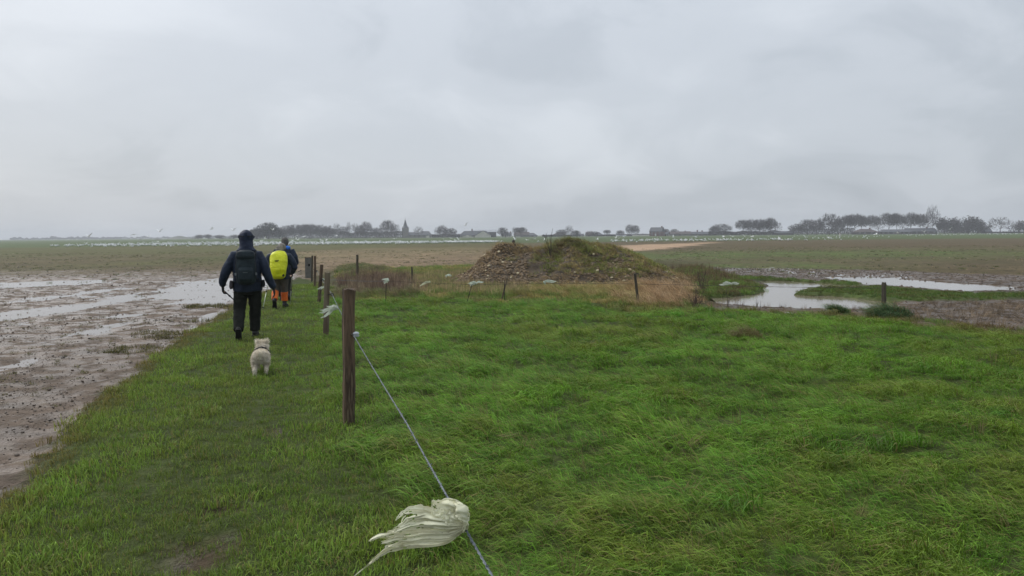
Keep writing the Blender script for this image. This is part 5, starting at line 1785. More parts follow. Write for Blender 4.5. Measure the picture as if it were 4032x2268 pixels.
for A_, sd_ in ((LA, 1), (RA, -1)):
    g = MB()
    g.tube([Vector(A_[-1]) - Vector((0, .03, -.03)), A_[-1]], [.042, .040], n=12)
    hand(g, A_[-1], (0, .5, -.6), sd_, 1.12, .9, (0, .6, .8))
    remeshed('glove', g, m_glove, p2, .009, 2)
yk = thing('covered_rucksack', 'tall rucksack under a bright yellow rain cover with a small dark print', 'rucksack', (b[0], DP2, G2), math.radians(15))
q = MB().tube([(-.02, -.20, .73), (-.02, -.22, .78), (-.015, -.235, .92), (0, -.19, 1.10), (.005, -.13, 1.24), (.0, -.09, 1.31), (-.005, -.06, 1.345)], [(.11, .06), (.165, .11), (.185, .145), (.195, .155), (.195, .145), (.155, .115), (.08, .05)], n=28, sq=2.7)
yc = remeshed('rain_cover', q, m_yel, yk, .012, 3, .011, 9)


def surf(mesh_o, x, z):
    """rearmost surface point of a mesh at x, z (local)"""
    best = None
    for v in mesh_o.data.vertices:
        if abs(v.co.x - x) < .012 and abs(v.co.z - z) < .012 and (best is None or v.co.y < best):
            best = v.co.y
    return best if best is not None else -.3


lg = MB()
for x0, z0, x1, z1, w in ((-.085, 1.145, -.035, 1.155, .007), (-.06, 1.155, -.03, 1.135, .007), (-.03, 1.14, .0, 1.165, .008), (.0, 1.165, .012, 1.145, .006), (-.075, 1.128, -.005, 1.13, .004)):
    y0, y1 = surf(yc, x0, z0) - .004, surf(yc, x1, z1) - .004
    lg.tube([(x0, y0, z0), (x1, y1, z1)], [(w, .002)] * 2, n=6, side=(0, 0, 1))
lg.build('print', m_logo, yc)
y0 = surf(yc, .10, .80) - .004
MB().tube([(.10, y0 + .006, .80), (.10, y0, .80)], .030, n=16, side=(1, 0, 0)).build('drain_patch', m_logo, yc)
for sx in (-.14, .14):
    MB().tube([(sx, -.02, 1.27), (sx, .10, 1.34), (sx, .20, 1.24), (sx * 1.2, .22, 1.08), (sx * 1.2, .06, .92)], [(.028, .010)] * 5, n=8).build('shoulder_strap', m_strap, yk, True)
Lh = p2.matrix_basis @ (Vector(LA[-1]) + Vector((0, .05, -.04)))
Rh = p2.matrix_basis @ (Vector(RA[-1]) + Vector((0, .05, -.04)))


def ground_tip(px, py, D):
    v = at(px, py, D)
    return Vector((v[0], D, gz(v[0], D) - .03))


t1 = ground_tip(1034, 1222, DP2 - .25)
trek_pole('pale trekking pole planted on the puddle side of the stooping walker', Lh + Vector((0, .02, .05)), t1, m_pole, DP2)
t2 = ground_tip(1142, 1200, DP2 + 1.0)
trek_pole('pale trekking pole on the fence side of the stooping walker', Rh + Vector((0, .02, .05)), t2, m_pole, DP2)

# ---- the walker hidden in front of the yellow cover -------------------------
DP3 = 20.2
b = at(1124, 1196, DP3)
G3 = gz(b[0], DP3)
p3 = thing('person', 'dark-clad walker with a bright blue scarf, mostly hidden in front of the yellow cover', 'person', (b[0], DP3, G3), math.radians(14))
LA = [(-.18, .02, 1.32), (-.25, .0, 1.14), (-.26, .08, .98), (-.22, .22, .92)]
RA = [(.19, .02, 1.32), (.27, -.01, 1.15), (.30, .03, 1.0), (.24, .18, .92)]
LL = [(-.09, 0, .80), (-.10, .05, .60), (-.10, .08, .44), (-.10, .06, .28), (-.10, .05, .11)]
RL = [(.09, 0, .80), (.10, -.02, .60), (.10, -.04, .44), (.10, -.16, .26), (.10, -.24, .13)]
bd = MB()
bd.tube([(0, 0, .74), (0, 0, .90), (0, .01, 1.05), (0, .03, 1.20), (0, .05, 1.32), (0, .07, 1.38), (0, .09, 1.44), (0, .1, 1.49)], [(.155, .10), (.16, .11), (.145, .10), (.165, .105), (.155, .085), (.10, .075), (.056, .058), (.054, .056)], n=16)
for A_ in (LA, RA):
    bd.tube(A_, [.052, .046, .042, .032], n=10)
for A_ in (LL, RL):
    bd.tube(A_, [.084, .075, .058, .052, .042], n=10)
head(bd, (.03, .12, 1.53))
for A_, sd_ in ((LA, 1), (RA, -1)):
    hand(bd, A_[-1], (0, .5, -.6), sd_, 1, .8, (0, .6, .8))
bd.tube([LL[-1], (-.10, .10, .06), (-.10, .22, .045)], [.04, .04, .025], n=8)
bd.tube([RL[-1], (.10, -.20, .08), (.10, -.08, .045)], [.04, .04, .025], n=8)
remeshed('body', bd, m_skin, p3, .016, 2)
j = MB()
j.tube([(0, 0, .74), (0, 0, .90), (0, .0, 1.05), (0, .03, 1.18), (0, .05, 1.30), (0, .06, 1.37), (0, .08, 1.43)], [(.205, .15), (.205, .15), (.205, .15), (.215, .15), (.205, .13), (.16, .11), (.09, .09)], n=24, sq=2.3)
for A_ in (LA, RA):
    j.tube([(A_[0][0] * .75, .04, 1.31)] + A_, [.09, .09, .085, .075, .052], n=14)
remeshed('jacket', j, m_navy, p3, .014, 3, .006, 11)
hr = MB()
hr.ball((.03, .105, 1.565), (.093, .112, .110), 16, 10)
hr.tube([(.03, .06, 1.55), (.03, .05, 1.47)], [(.088, .07), (.075, .05)], n=14)
remeshed('hair', hr, m_dhair, p3, .012, 2, .012, 22)
sc = MB()
sc.tube([(.02, .08, 1.405), (.02, .08, 1.45)], [(.135, .125), (.105, .10)], n=18)
sc.ball((.10, .0, 1.40), (.075, .06, .05), 12, 8)
remeshed('scarf', sc, m_blue, p3, .012, 2, .008, 16)
t_ = MB()
t_.tube([(0, 0, .70), (0, 0, .76), (0, 0, .86)], [(.155, .11), (.185, .13), (.185, .13)], n=20)
for A_ in (LL, RL):
    t_.tube(A_, [.112, .102, .088, .078, .07], n=14)
remeshed('trousers', t_, m_trous, p3, .014, 2, .007, 13)
boot(p3, (-.10, .05, .105), (0, 1), 0)
boot(p3, (.10, -.24, .15), (0, 1), .6)

# ---- the walker beyond the heap ---------------------------------------------
DP4 = 62.0
b = at(2022, 960, DP4)
G4 = gz(b[0], DP4)
p4 = thing('person', 'walker in black hood and red jacket, only the head showing over the heap', 'person', (b[0], DP4, G4), math.radians(20))
zt = at(2022, 945, DP4)[2] - G4
k = zt / 1.78
LA = [(-.19, 0, 1.40), (-.26, -.02, 1.15), (-.24, .10, .92)]
RA = [(.19, 0, 1.40), (.26, -.02, 1.15), (.24, .10, .92)]
LL = [(-.10, 0, .86), (-.11, .05, .48), (-.11, .0, .10)]
RL = [(.10, 0, .86), (.11, -.05, .48), (.11, -.12, .10)]
S4 = lambda l: [tuple(Vector(v) * k) for v in l]
bd = MB()
bd.tube(S4([(0, 0, .80), (0, 0, .95), (0, 0, 1.28), (0, 0, 1.42), (0, 0, 1.55)]), [(.16, .10), (.165, .115), (.175, .11), (.13, .09), (.06, .06)], n=14)
for A_ in (LA, RA):
    bd.tube(S4(A_), [.056, .045, .034], n=8)
    hand(bd, S4(A_)[-1], (0, .2, -1), 1, .95, .5)
for A_ in (LL, RL):
    bd.tube(S4(A_), [.085, .06, .042], n=8)
    bd.tube([S4(A_)[-1], tuple(Vector(S4(A_)[-1]) + Vector((0, .15, -.05)))], [.04, .03], n=8)
head(bd, (0, .02, 1.66 * k))
remeshed('body', bd, m_skin, p4, .018, 2)
j = MB()
j.tube(S4([(0, 0, .80), (0, 0, 1.0), (0, 0, 1.28), (0, 0, 1.42), (0, 0, 1.52)]), [(.21, .15), (.205, .15), (.22, .15), (.17, .12), (.09, .09)], n=18)
for A_ in (LA, RA):
    j.tube(S4(A_), [.09, .08, .055], n=12)
remeshed('jacket', j, m_redj, p4, .016, 2, .005)
h = MB()
h.ball((0, .01, 1.67 * k), (.125, .14, .14), 16, 10)
h.tube(S4([(0, -.02, 1.60), (.01, -.03, 1.46)]), [(.115, .12), (.10, .09)], n=14)
remeshed('hood', h, m_black, p4, .014, 2)
t_ = MB()
t_.tube(S4([(0, 0, .72), (0, 0, .92)]), [(.17, .12), (.19, .13)], n=16)
for A_ in (LL, RL):
    t_.tube(S4(A_), [.112, .09, .075], n=12)
remeshed('trousers', t_, m_trous, p4, .016, 2)

# ------------------------------------------------------------------ the terrier
m_fur = material('cream_coat', (0.66, 0.60, 0.49), (0.54, 0.47, 0.36), rough=.9, scale=14)
m_strand = material('cream_fur', (0.84, 0.78, 0.66), (0.70, 0.62, 0.50), rough=.8, scale=20, trans=.15)
m_nose = material('dog_nose', (0.012, 0.011, 0.011), rough=.4)
m_harn = material('black_harness', (0.018, 0.018, 0.02), rough=.7)
DD = 9.42
b = at(1030, 1478, DD)
GD = gz(b[0], DD)
dog = thing('terrier', 'small cream terrier with black harness trotting after the hooded walker', 'dog', (b[0], DD, GD - .01), math.radians(15))
dog.scale = (.9, .9, .86)
d = MB()
d.tube([(0, -.20, .25), (0, -.16, .27), (0, -.05, .265), (0, .10, .26), (0, .20, .255), (0, .26, .285)], [(.06, .07), (.106, .088), (.106, .084), (.102, .092), (.092, .098), (.07, .075)], n=18)
d.tube([(0, .22, .28), (.0, .30, .335), (0, .34, .36)], [(.075, .08), (.065, .07), (.06, .06)], n=14)
d.ball((0, .35, .355), (.075, .078, .07), 16, 10)
d.tube([(0, .39, .345), (0, .45, .33), (0, .475, .325)], [(.042, .038), (.032, .03), (.022, .02)], n=12)
for s_ in (-1, 1):
    d.tube([(s_ * .055, .33, .40), (s_ * .062, .325, .435), (s_ * .066, .325, .462)], [(.024, .012), (.017, .009), (.004, .003)], n=10)
# hind legs with stifle and hock, near one planted, the other lifting
for s_, off in ((-1, -.05), (1, .03)):
    x = s_ * .070
    d.tube([(x, -.13, .25), (x * 1.05, -.08 + off * .4, .16), (x * 1.05, -.19 + off, .085), (x * 1.02, -.17 + off, .02)], [(.050, .068), (.038, .05), (.025, .028), (.024, .026)], n=12)
    d.ball((x * 1.02, -.15 + off, .014), (.028, .038, .018), 10, 6)
for s_, off in ((-1, .04), (1, -.04)):
    x = s_ * .06
    d.tube([(x, .19, .24), (x, .17 + off * .4, .16), (x, .18 + off, .08), (x, .18 + off, .02)], [(.045, .055), (.034, .04), (.027, .028), (.027, .026)], n=12)
    d.ball((x, .20 + off, .014), (.028, .036, .017), 10, 6)
d.tube([(0, -.20, .27), (-.003, -.235, .30), (-.006, -.245, .335), (-.006, -.235, .36)], [.032, .031, .028, .012], n=12)
body = remeshed('body', d, m_fur, dog, .0085, 2, .003, 30)
MB().ball((0, .482, .327), (.014, .010, .011), 10, 6).build('nose', m_nose, dog, True)
for s_ in (-1, 1):
    MB().ball((s_ * .03, .418, .372), (.009, .007, .009), 8, 6).build('eye', m_nose, dog, True)
hn = MB()
ring = []
for k in range(25):
    a_ = 6.2832 * k / 24
    ring.append((math.cos(a_) * .112, .125 - .03 * math.sin(a_), .25 + math.sin(a_) * .122))
hn.tube(ring, [(.005, .014)] * 25, n=6, side=(0, 1, 0), cap=False)
hn.tube([(-.06, .12, .36), (0, .14, .374), (.06, .12, .36)], [(.03, .005)] * 3, n=8, side=(0, 1, 0))
hn.tube([(0, .08, .366), (0, .24, .37)], [(.016, .004)] * 2, n=6, side=(1, 0, 0))
hn.build('harness', m_harn, dog, True)
me = body.data
vs_, ns_ = [v.co.copy() for v in me.vertices], [v.normal.copy() for v in me.vertices]
rr = random.Random(2)
V, Fc = [], []
for _ in range(15000):
    i = rr.randrange(len(vs_))
    p, n_ = vs_[i], ns_[i]
    if p.y > .445 or (p.z < .03 and rr.random() < .5):
        continue
    if .09 < p.y < .16 and p.z > .20 and rr.random() < .8:
        continue
    ln = rr.uniform(.014, .032) * (1.5 if p.y > .25 else 1) * (.45 if p.z < .14 else 1)
    dn = Vector((0, -.35 if p.y < .25 else .0, -.75))
    if p.y < -.22 and p.z > .29:
        dn = Vector((0, -.3, .2))
    if p.y > .28 and p.z > .38:
        dn = Vector((0, -.1, .5))
    d1 = (n_ + dn * .7 + Vector((rr.uniform(-.4, .4), rr.uniform(-.4, .4), rr.uniform(-.4, .4)))).normalized()
    sd = d1.cross(n_ + Vector((.01, .02, .03))).normalized() * rr.uniform(.0013, .0026)
    q0 = p + Vector((rr.uniform(-.005, .005), rr.uniform(-.005, .005), rr.uniform(-.005, .005)))
    q1 = q0 + d1 * ln * .55
    q2_ = q1 + (d1 + dn * .8).normalized() * ln * .6
    b0 = len(V)
    V += [q0 - sd, q0 + sd, q1 + sd * .8, q1 - sd * .8, q2_]
    Fc += [(b0, b0 + 1, b0 + 2, b0 + 3), (b0 + 3, b0 + 2, b0 + 4)]
obj('fur', mesh('fur', V, Fc, m_strand), dog)

# ------------------------------------------------------------------ grass, weeds and clods
LIB = {}


def library(name, meshes):
    c = bpy.data.collections.new(name)
    for i, me in enumerate(meshes):
        o = bpy.data.objects.new('%s_%02d' % (name, i), me)
        c.objects.link(o)
    LIB[name] = (c, len(meshes))


def tuft(seed, mat, n, spread, lmin, lmax, width, lean, up, curl, flop=0.0, jit=.35, seg=4):
    """n blades; they rise, then bend over towards local +x"""
    rr = np.random.default_rng(seed)
    V, Q, BL = [], [], []
    for i in range(n):
        a, rad = rr.uniform(0, 2 * math.pi), spread * math.sqrt(rr.random())
        p = np.array([math.cos(a) * rad, math.sin(a) * rad, -.015])
        ln = rr.uniform(lmin, lmax)
        wa = rr.normal(0, jit)
        wd = np.array([math.cos(wa), math.sin(wa), 0])
        out = np.array([math.cos(a), math.sin(a), 0]) * .25 * rr.random()
        b_ = rr.random()
        w = width * rr.uniform(.6, 1.25)
        e0 = up * rr.uniform(.6, 1.25)
        cu_ = curl * rr.uniform(.6, 1.4)
        sdv = np.array([-wd[1], wd[0], 0]) * math.cos(rr.uniform(-.9, .9)) + np.array([0, 0, 1]) * rr.uniform(-.5, .5)
        sdv /= np.linalg.norm(sdv)
        b0 = len(V)
        for k in range(seg + 1):
            f = k / seg
            ww = w * (1 - f ** 1.6) * .5 + .0002
            V += [p - sdv * ww, p + sdv * ww]
            BL += [b_, b_]
            el = e0 - cu_ * f * 1.9
            d = wd * (lean * (.25 + f)) + out * (1 - f) + np.array([0, 0, max(el, -.45 if p[2] > .02 else 0.02)])
            d /= np.linalg.norm(d) + 1e-9
            p = p + d * ln / seg
        for k in range(seg):
            Q.append((b0 + 2 * k, b0 + 2 * k + 1, b0 + 2 * k + 3, b0 + 2 * k + 2))
    me = fastmesh('tuft', np.array(V), np.array(Q), mat)
    at_ = me.attributes.new('bl', 'FLOAT', 'POINT')
    at_.data.foreach_set('value', np.array(BL, np.float32))
    return me


m_blade = blade_material('grass_blade', rough=.6, spec=.18, dry=(0.26, 0.21, 0.075), dryp=.93)
m_stalk = blade_material('dead_stalk', rough=.85, trans=.1, spec=.15, dry=(0.26, 0.19, 0.11), dryp=.88)
library('long_tuft', [tuft(100 + s, m_blade, 42, .12, .12, .27, .0072, .9, .90, .85, jit=.5) for s in range(6)])
library('mid_tuft', [tuft(120 + s, m_blade, 46, .11, .07, .16, .0072, .7, 1.0, .6, jit=1.1) for s in range(6)])
library('short_tuft', [tuft(140 + s, m_blade, 44, .10, .035, .085, .0066, .5, 1.0, .5, jit=1.6, seg=3) for s in range(6)])
library('tussock_tuft', [tuft(110 + s, m_blade, 46, .13, .16, .34, .0070, 1.0, .85, .95) for s in range(4)])
library('dry_tuft', [tuft(160 + s, m_stalk, 44, .14, .25, .52, .0060, .8, 1.0, .55, jit=.45) for s in range(4)])
library('stalk_tuft', [tuft(180 + s, m_stalk, 20, .16, .22, .55, .0100, .16, 1.2, .12, jit=2.2) for s in range(4)])
m_mud = blade_material('mud_clod', rough=.55, trans=0.0, spec=.35, dry=(0.20, 0.15, 0.10), dryp=2)


def mudclod(seed):
    mb = MB().ball((0, 0, .1), (1, .75, .6), 6, 4)
    mb.V = [tuple(Vector(v) * (1 + .35 * mnoise.noise(Vector(v) * 1.7 + Vector((seed, 0, 0))))) for v in mb.V]
    me = mesh('mudclod', mb.V, mb.F, m_mud)
    a_ = me.attributes.new('bl', 'FLOAT', 'POINT')
    a_.data.foreach_set('value', [.5 + .3 * math.sin(seed * 3 + i) for i in range(len(mb.V))])
    return me


library('mud_lump', [mudclod(s) for s in range(5)])


def scatter(name, lib, P, tint, scl, rz, parent=None, tilt=.08, **props):
    P = np.asarray(P, np.float32)
    n = len(P)
    me = bpy.data.meshes.new(name)
    me.vertices.add(n)
    me.vertices.foreach_set('co', P.ravel())
    rot = np.stack([RNG.normal(0, tilt, n), RNG.normal(0, tilt, n), rz], 1).astype(np.float32)
    coll, k = LIB[lib]
    for nm, ty, key, data in (('rot', 'FLOAT_VECTOR', 'vector', rot), ('scl', 'FLOAT', 'value', scl), ('idx', 'INT', 'value', RNG.integers(0, k, n)), ('tint', 'FLOAT_VECTOR', 'vector', tint)):
        a_ = me.attributes.new(nm, ty, 'POINT')
        a_.data.foreach_set(key, np.ascontiguousarray(data, np.int32 if ty == 'INT' else np.float32).ravel())
    o = obj(name, me, parent, kind='stuff', **props)
    ng = bpy.data.node_groups.new(name, 'GeometryNodeTree')
    ng.interface.new_socket('Geometry', in_out='INPUT', socket_type='NodeSocketGeometry')
    ng.interface.new_socket('Geometry', in_out='OUTPUT', socket_type='NodeSocketGeometry')
    gi, go = ng.nodes.new('NodeGroupInput'), ng.nodes.new('NodeGroupOutput')
    ci = ng.nodes.new('GeometryNodeCollectionInfo')
    ci.inputs['Collection'].default_value = coll
    ci.inputs['Separate Children'].default_value = True
    ci.inputs['Reset Children'].default_value = True
    ip = ng.nodes.new('GeometryNodeInstanceOnPoints')
    ip.inputs['Pick Instance'].default_value = True

    def attr(nm, ty):
        q_ = ng.nodes.new('GeometryNodeInputNamedAttribute')
        q_.data_type = ty
        q_.inputs['Name'].default_value = nm
        return next(s_ for s_ in q_.outputs if s_.enabled)
    ng.links.new(gi.outputs[0], ip.inputs['Points'])
    ng.links.new(ci.outputs[0], ip.inputs['Instance'])
    ng.links.new(attr('idx', 'INT'), ip.inputs['Instance Index'])
    ng.links.new(attr('rot', 'FLOAT_VECTOR'), ip.inputs['Rotation'])
    ng.links.new(attr('scl', 'FLOAT'), ip.inputs['Scale'])
    ng.links.new(ip.outputs[0], go.inputs[0])
    md = o.modifiers.new('scatter', 'NODES')
    md.node_group = ng
    return o


def cover(x0, x1, y0, y1, spacing):
    """jittered points over a piece of land, thinned to where the place is seen from near the path"""
    gx_, gy_ = np.meshgrid(np.arange(x0, x1, spacing), np.arange(y0, y1, spacing))
    x = gx_.ravel() + RNG.uniform(-.5, .5, gx_.size) * spacing
    y = gy_.ravel() + RNG.uniform(-.5, .5, gx_.size) * spacing
    k = np.abs(x) < 1.9 + y * .82
    return x[k], y[k]


def rows(a):
    return np.asarray(a)[None, :]


WIND = math.pi + .12           # blades bend towards -x


def pasture():
    X, Y, SP = [], [], []
    for y0, y1, sp in ((.3, 5, .085), (5, 9, .105), (9, 14, .13), (14, 27, .165)):
        x, y = cover(-14, 16, y0, y1, sp)
        X.append(x)
        Y.append(y)
        SP.append(np.full(len(x), sp))
    x, y, sp = np.concatenate(X), np.concatenate(Y), np.concatenate(SP)
    m_ = land(x, y)
    keep = (m_['grass'] > .5) & (RNG.random(len(x)) > m_['bare'] * .3)
    x, y, sp = x[keep], y[keep], sp[keep]
    m_ = {k: v[keep] for k, v in m_.items()}
    n = len(x)
    edge = sdpoly(x, y, POLY_GRASS)
    side = m_['side']
    lng = sstep(-.25, .55, side + .35 * fbm(x * 1.3, y * 1.3, 70))
    nA, nB, nC = fbm(x * .33, y * .33, 71), fbm(x * 1.1, y * 1.1, 72), fbm(x * 2.8, y * 2.8, 73)
    green = np.array([0.134, 0.275, 0.026])
    bright = np.array([0.180, 0.340, 0.034])
    olive = np.array([0.200, 0.270, 0.036])
    brown = np.array([0.26, 0.20, 0.065])
    deep = np.array([0.060, 0.155, 0.024])
    t_ = np.tile(green, (n, 1))
    w = sstep(-.1, .8, nA + .4 * nB)
    t_ = t_ * (1 - w[:, None]) + bright * w[:, None]
    dist = np.hypot(x - 3.5, y - 2.0)
    w = sstep(.0, .75, -nA * .8 + .5 * nB + .25 * sstep(2, 7, x) * sstep(14, 8, y) + .0) * .75
    t_ = t_ * (1 - w[:, None]) + olive * w[:, None]
    w = sstep(.5, .95, nC * .6 + nB * .6 - .05) * .6
    t_ = t_ * (1 - w[:, None]) + brown * w[:, None]
    w = sstep(.35, .8, -nC * .7 + nB * .5 - .05) * .75
    t_ = t_ * (1 - w[:, None]) + deep * w[:, None]
    # the trodden path is duller, its field edge yellowed
    pth = 1 - lng
    po = np.array([0.165, 0.235, 0.038]) * (1 + .35 * nB[:, None])
    t_ = t_ * (1 - .72 * pth[:, None]) + po * (.72 * pth[:, None])
    mid = .6 * np.exp(-((side + 1.15) / .38) ** 2) * pth
    t_ = t_ * (1 - .5 * mid[:, None]) + np.array([0.14, 0.140, 0.042]) * (.5 * mid[:, None])
    w = sstep(.42, .05, edge + .25 * nB) * .8
    t_ = t_ * (1 - w[:, None]) + np.array([0.19, 0.135, 0.045]) * w[:, None]
    t_ = t_ * RNG.uniform(.78, 1.22, (n, 1)) * (1 + RNG.normal(0, .05, (n, 3)))
    dirn = WIND + .75 * fbm(x * .5, y * .5, 75) + .4 * nB + RNG.normal(0, .3, n)
    z = m_['z']
    tall = lng > .55
    shrt = lng < .28
    midg = ~tall & ~shrt
    sc = (.85 + .45 * np.clip(nB + .5 * nC, -.6, 1)) * RNG.uniform(.8, 1.2, n)
    P = np.stack([x, y, z], 1)
    near = y < 5
    scatter('pasture_grass', 'long_tuft', P[tall], t_[tall], (sc * .72 * (sp / .085) ** .3)[tall], dirn[tall], label='long wind-combed green pasture grass on the wire\'s field side', category='grass')
    scatter('verge_grass', 'mid_tuft', P[midg], t_[midg], (sc * .8 * (sp / .085) ** .3)[midg], dirn[midg], label='knee-bent green grass along the fence line', category='grass')
    s2 = shrt
    scatter('path_grass', 'short_tuft', P[s2], t_[s2], (sc * .95 * (sp / .085) ** .35)[s2], RNG.uniform(0, 6.28, s2.sum()), label='short trodden grass of the field path', category='grass')
    # big tussocks thrown over by the wind
    k = (RNG.random(n) < .010) & tall & (y > 3)
    k |= (RNG.random(n) < .10) & tall & (edge < 1.6) & (y > 13) & (x < 5)
    tt = t_[k] * np.array([.75, .85, .9])
    scatter('tussock_grass', 'tussock_tuft', P[k] + np.array([0, 0, .03]), tt, RNG.uniform(.7, 1.15, k.sum()), dirn[k], label='dark green wind-thrown tussocks in the pasture', category='grass')
    # blades and stalks of last year
    k = (RNG.random(n) < .022) & tall
    scatter('straw_stalks', 'stalk_tuft', P[k], np.tile([0.24, 0.19, 0.09], (k.sum(), 1)), RNG.uniform(.25, .42, k.sum()), RNG.uniform(0, 6.28, k.sum()), label='dry straw stalks among the pasture grass', category='straw', tilt=.5)


pasture()


def tussock(label, px, py, D, n, tint, rad, s):
    c = at(px, py, D)
    a_ = RNG.uniform(0, 6.28, n)
    r_ = rad * np.sqrt(RNG.random(n))
    x, y = c[0] + np.cos(a_) * r_ * 1.4, D + np.sin(a_) * r_
    z = land(x, y)['z'] + .16 * (1 - (r_ / rad) ** 2)
    scatter('grass_tussock', 'tussock_tuft', np.stack([x, y, z], 1), np.array(tint) * RNG.uniform(.7, 1.25, (n, 1)), RNG.uniform(.9, 1.35, n) * s, WIND + RNG.normal(0, .35, n) + math.pi * .0, label=label, category='tussock')


tussock('dark green tussock at the foot of the short mossy post', 3500, 1244, 15.6, 40, (0.07, 0.13, 0.045), .30, .95)
tussock('dark tussock in the pasture below the pond edge', 3290, 1236, 16.0, 20, (0.07, 0.14, 0.035), .22, .8)
tussock('brown matted tussock in the middle of the pasture', 2935, 1328, 12.1, 16, (0.20, 0.16, 0.07), .18, .65)


def polyscatter(name, lib, poly, spacing, tint, var, sc, rz, lab, cat, zoff=0, dens=None, tilt=.1, zfun=None, jit=.4, parent=None, mixt=None, feather=.3):
    P = np.asarray(poly)
    x0, y0 = P.min(0)
    x1, y1 = P.max(0)
    gx_, gy_ = np.meshgrid(np.arange(x0, x1, spacing), np.arange(y0, y1, spacing))
    x = gx_.ravel() + RNG.uniform(-.5, .5, gx_.size) * spacing
    y = gy_.ravel() + RNG.uniform(-.5, .5, gx_.size) * spacing
    sd_ = sdpoly(x, y, P) + .35 * fbm(x * 1.7, y * 1.7, 90)
    k = (sd_ > 0) & (RNG.random(len(x)) < np.clip(.25 + sd_ / feather, 0, 1))
    if dens is not None:
        k &= RNG.random(len(x)) < dens(x, y)
    x, y = x[k], y[k]
    n = len(x)
    z = (land(x, y)['z'] if zfun is None else zfun(x, y)) + zoff
    t_ = np.tile(np.array(tint), (n, 1))
    if mixt is not None:
        w = sstep(-.15, .5, fbm(x * 1.2, y * 1.2, 91) + .3 * fbm(x * 4, y * 4, 92))[:, None]
        t_ = t_ * (1 - w) + np.array(mixt) * w
    t_ = t_ * RNG.uniform(1 - var, 1 + var, (n, 1))
    props = dict(label=lab, category=cat) if parent is None else {}
    scatter(name, lib, np.stack([x, y, z], 1), t_, RNG.uniform(*sc, n), (RNG.normal(rz, jit, n) if rz is not None else RNG.uniform(0, 6.28, n)), parent, tilt, **props)


GRN, YEL, TAW = (0.145, 0.235, 0.042), (0.40, 0.32, 0.12), (0.54, 0.36, 0.20)
polyscatter('dead_weeds', 'stalk_tuft', PX([(1325, 1150), (1330, 1085), (1480, 1068), (1640, 1092), (1660, 1120), (1640, 1165), (1500, 1172), (1360, 1172)]), .12, (0.19, 0.125, 0.10), .5, (.2, .85), None, 'reddish brown dead weed stalks between the two fences', 'weeds', mixt=(0.32, 0.245, 0.16), dens=lambda x, y: np.clip(.42 + .7 * fbm(x * 1.3, y * 1.3, 97), .08, .9), feather=1.6)
polyscatter('tan_weeds', 'dry_tuft', PX([(1320, 1170), (1330, 1150), (1400, 1165), (1640, 1160), (1640, 1175), (1330, 1182)]), .16, (0.20, 0.15, 0.085), .3, (.5, .9), WIND, 'tan dead grass at the foot of the dead weeds', 'grass', mixt=GRN)
polyscatter('rough_weeds', 'stalk_tuft', PX([(1620, 1100), (1700, 1082), (1850, 1072), (2040, 1095), (2100, 1125), (2060, 1168), (1850, 1168), (1640, 1165)]), .15, (0.48, 0.37, 0.20), .4, (.3, .6), None, 'tan and grey weed stalks in front of the heap', 'weeds', mixt=(0.20, 0.155, 0.10))
polyscatter('rough_grass', 'mid_tuft', PX([(1330, 1100), (1340, 1062), (1430, 1050), (1560, 1062), (1700, 1056), (1850, 1048), (2000, 1100), (2060, 1170), (1700, 1170), (1640, 1100), (1480, 1085)]), .17, GRN, .35, (1.0, 1.9), WIND, 'rough green and yellow grass round the weeds', 'grass', mixt=YEL)
polyscatter('tussock_bank', 'tussock_tuft', PX([(1335, 1075), (1360, 1052), (1420, 1044), (1500, 1058), (1560, 1068), (1480, 1082), (1380, 1086)]), .22, (0.075, 0.12, 0.035), .3, (1.2, 1.8), WIND, 'green and straw tussocks behind the dead weeds', 'grass', mixt=(0.24, 0.17, 0.08))
polyscatter('heap_foot_grass', 'dry_tuft', PX([(2020, 1172), (2080, 1130), (2200, 1128), (2400, 1125), (2560, 1120), (2560, 1205), (2400, 1184), (2200, 1172)]), .14, (0.48, 0.36, 0.15), .3, (.35, .7), WIND, 'yellow dead grass at the foot of the heap', 'grass', mixt=(0.20, 0.27, 0.055))
polyscatter('tawny_grass', 'dry_tuft', PX([(2400, 1190), (2480, 1150), (2520, 1085), (2580, 1060), (2660, 1095), (2740, 1150), (2790, 1205), (2640, 1212), (2520, 1212)]), .105, TAW, .3, (.35, 1.0), WIND, 'tawny orange long dead grass between heap and pond', 'grass', mixt=(0.54, 0.39, 0.23), jit=.6, dens=lambda x, y: np.clip(.5 + .8 * fbm(x * 1.1, y * 1.1, 98), .12, .95), feather=1.2)
polyscatter('bank_grass', 'mid_tuft', PX([(2600, 1070), (2760, 1055), (2880, 1085), (2980, 1108), (3010, 1132), (2960, 1150), (2850, 1164), (2740, 1172), (2680, 1110)]), .16, GRN, .35, (.8, 1.5), WIND, 'green and brown grass on the bank beside the pond', 'grass', mixt=(0.13, 0.10, 0.045))
polyscatter('bank_weeds', 'stalk_tuft', PX([(2620, 1060), (2760, 1050), (2880, 1085), (2900, 1110), (2740, 1150), (2680, 1100)]), .34, (0.17, 0.115, 0.07), .4, (.4, .8), None, 'thin brown weed stalks on the pond bank', 'weeds')
for i, P in enumerate(POLY_ISL[1:]):
    polyscatter('island_grass', 'mid_tuft', P, .15, (0.100, 0.175, 0.032), .35, (.45, .85), WIND, ['grass on the island in the pond behind the short mossy post', 'grassy strip between the two ponds'][i], 'grass', mixt=(0.11, 0.115, 0.03))
polyscatter('pond_edge_weeds', 'stalk_tuft', PX([(2750, 1198), (2900, 1184), (3100, 1196), (3300, 1206), (3420, 1210), (3440, 1232), (3100, 1215), (2900, 1205), (2760, 1214)]), .36, (0.22, 0.15, 0.09), .4, (.16, .42), None, 'brown dead stalks along the pond\'s near edge', 'weeds', mixt=(0.09, 0.06, 0.045))
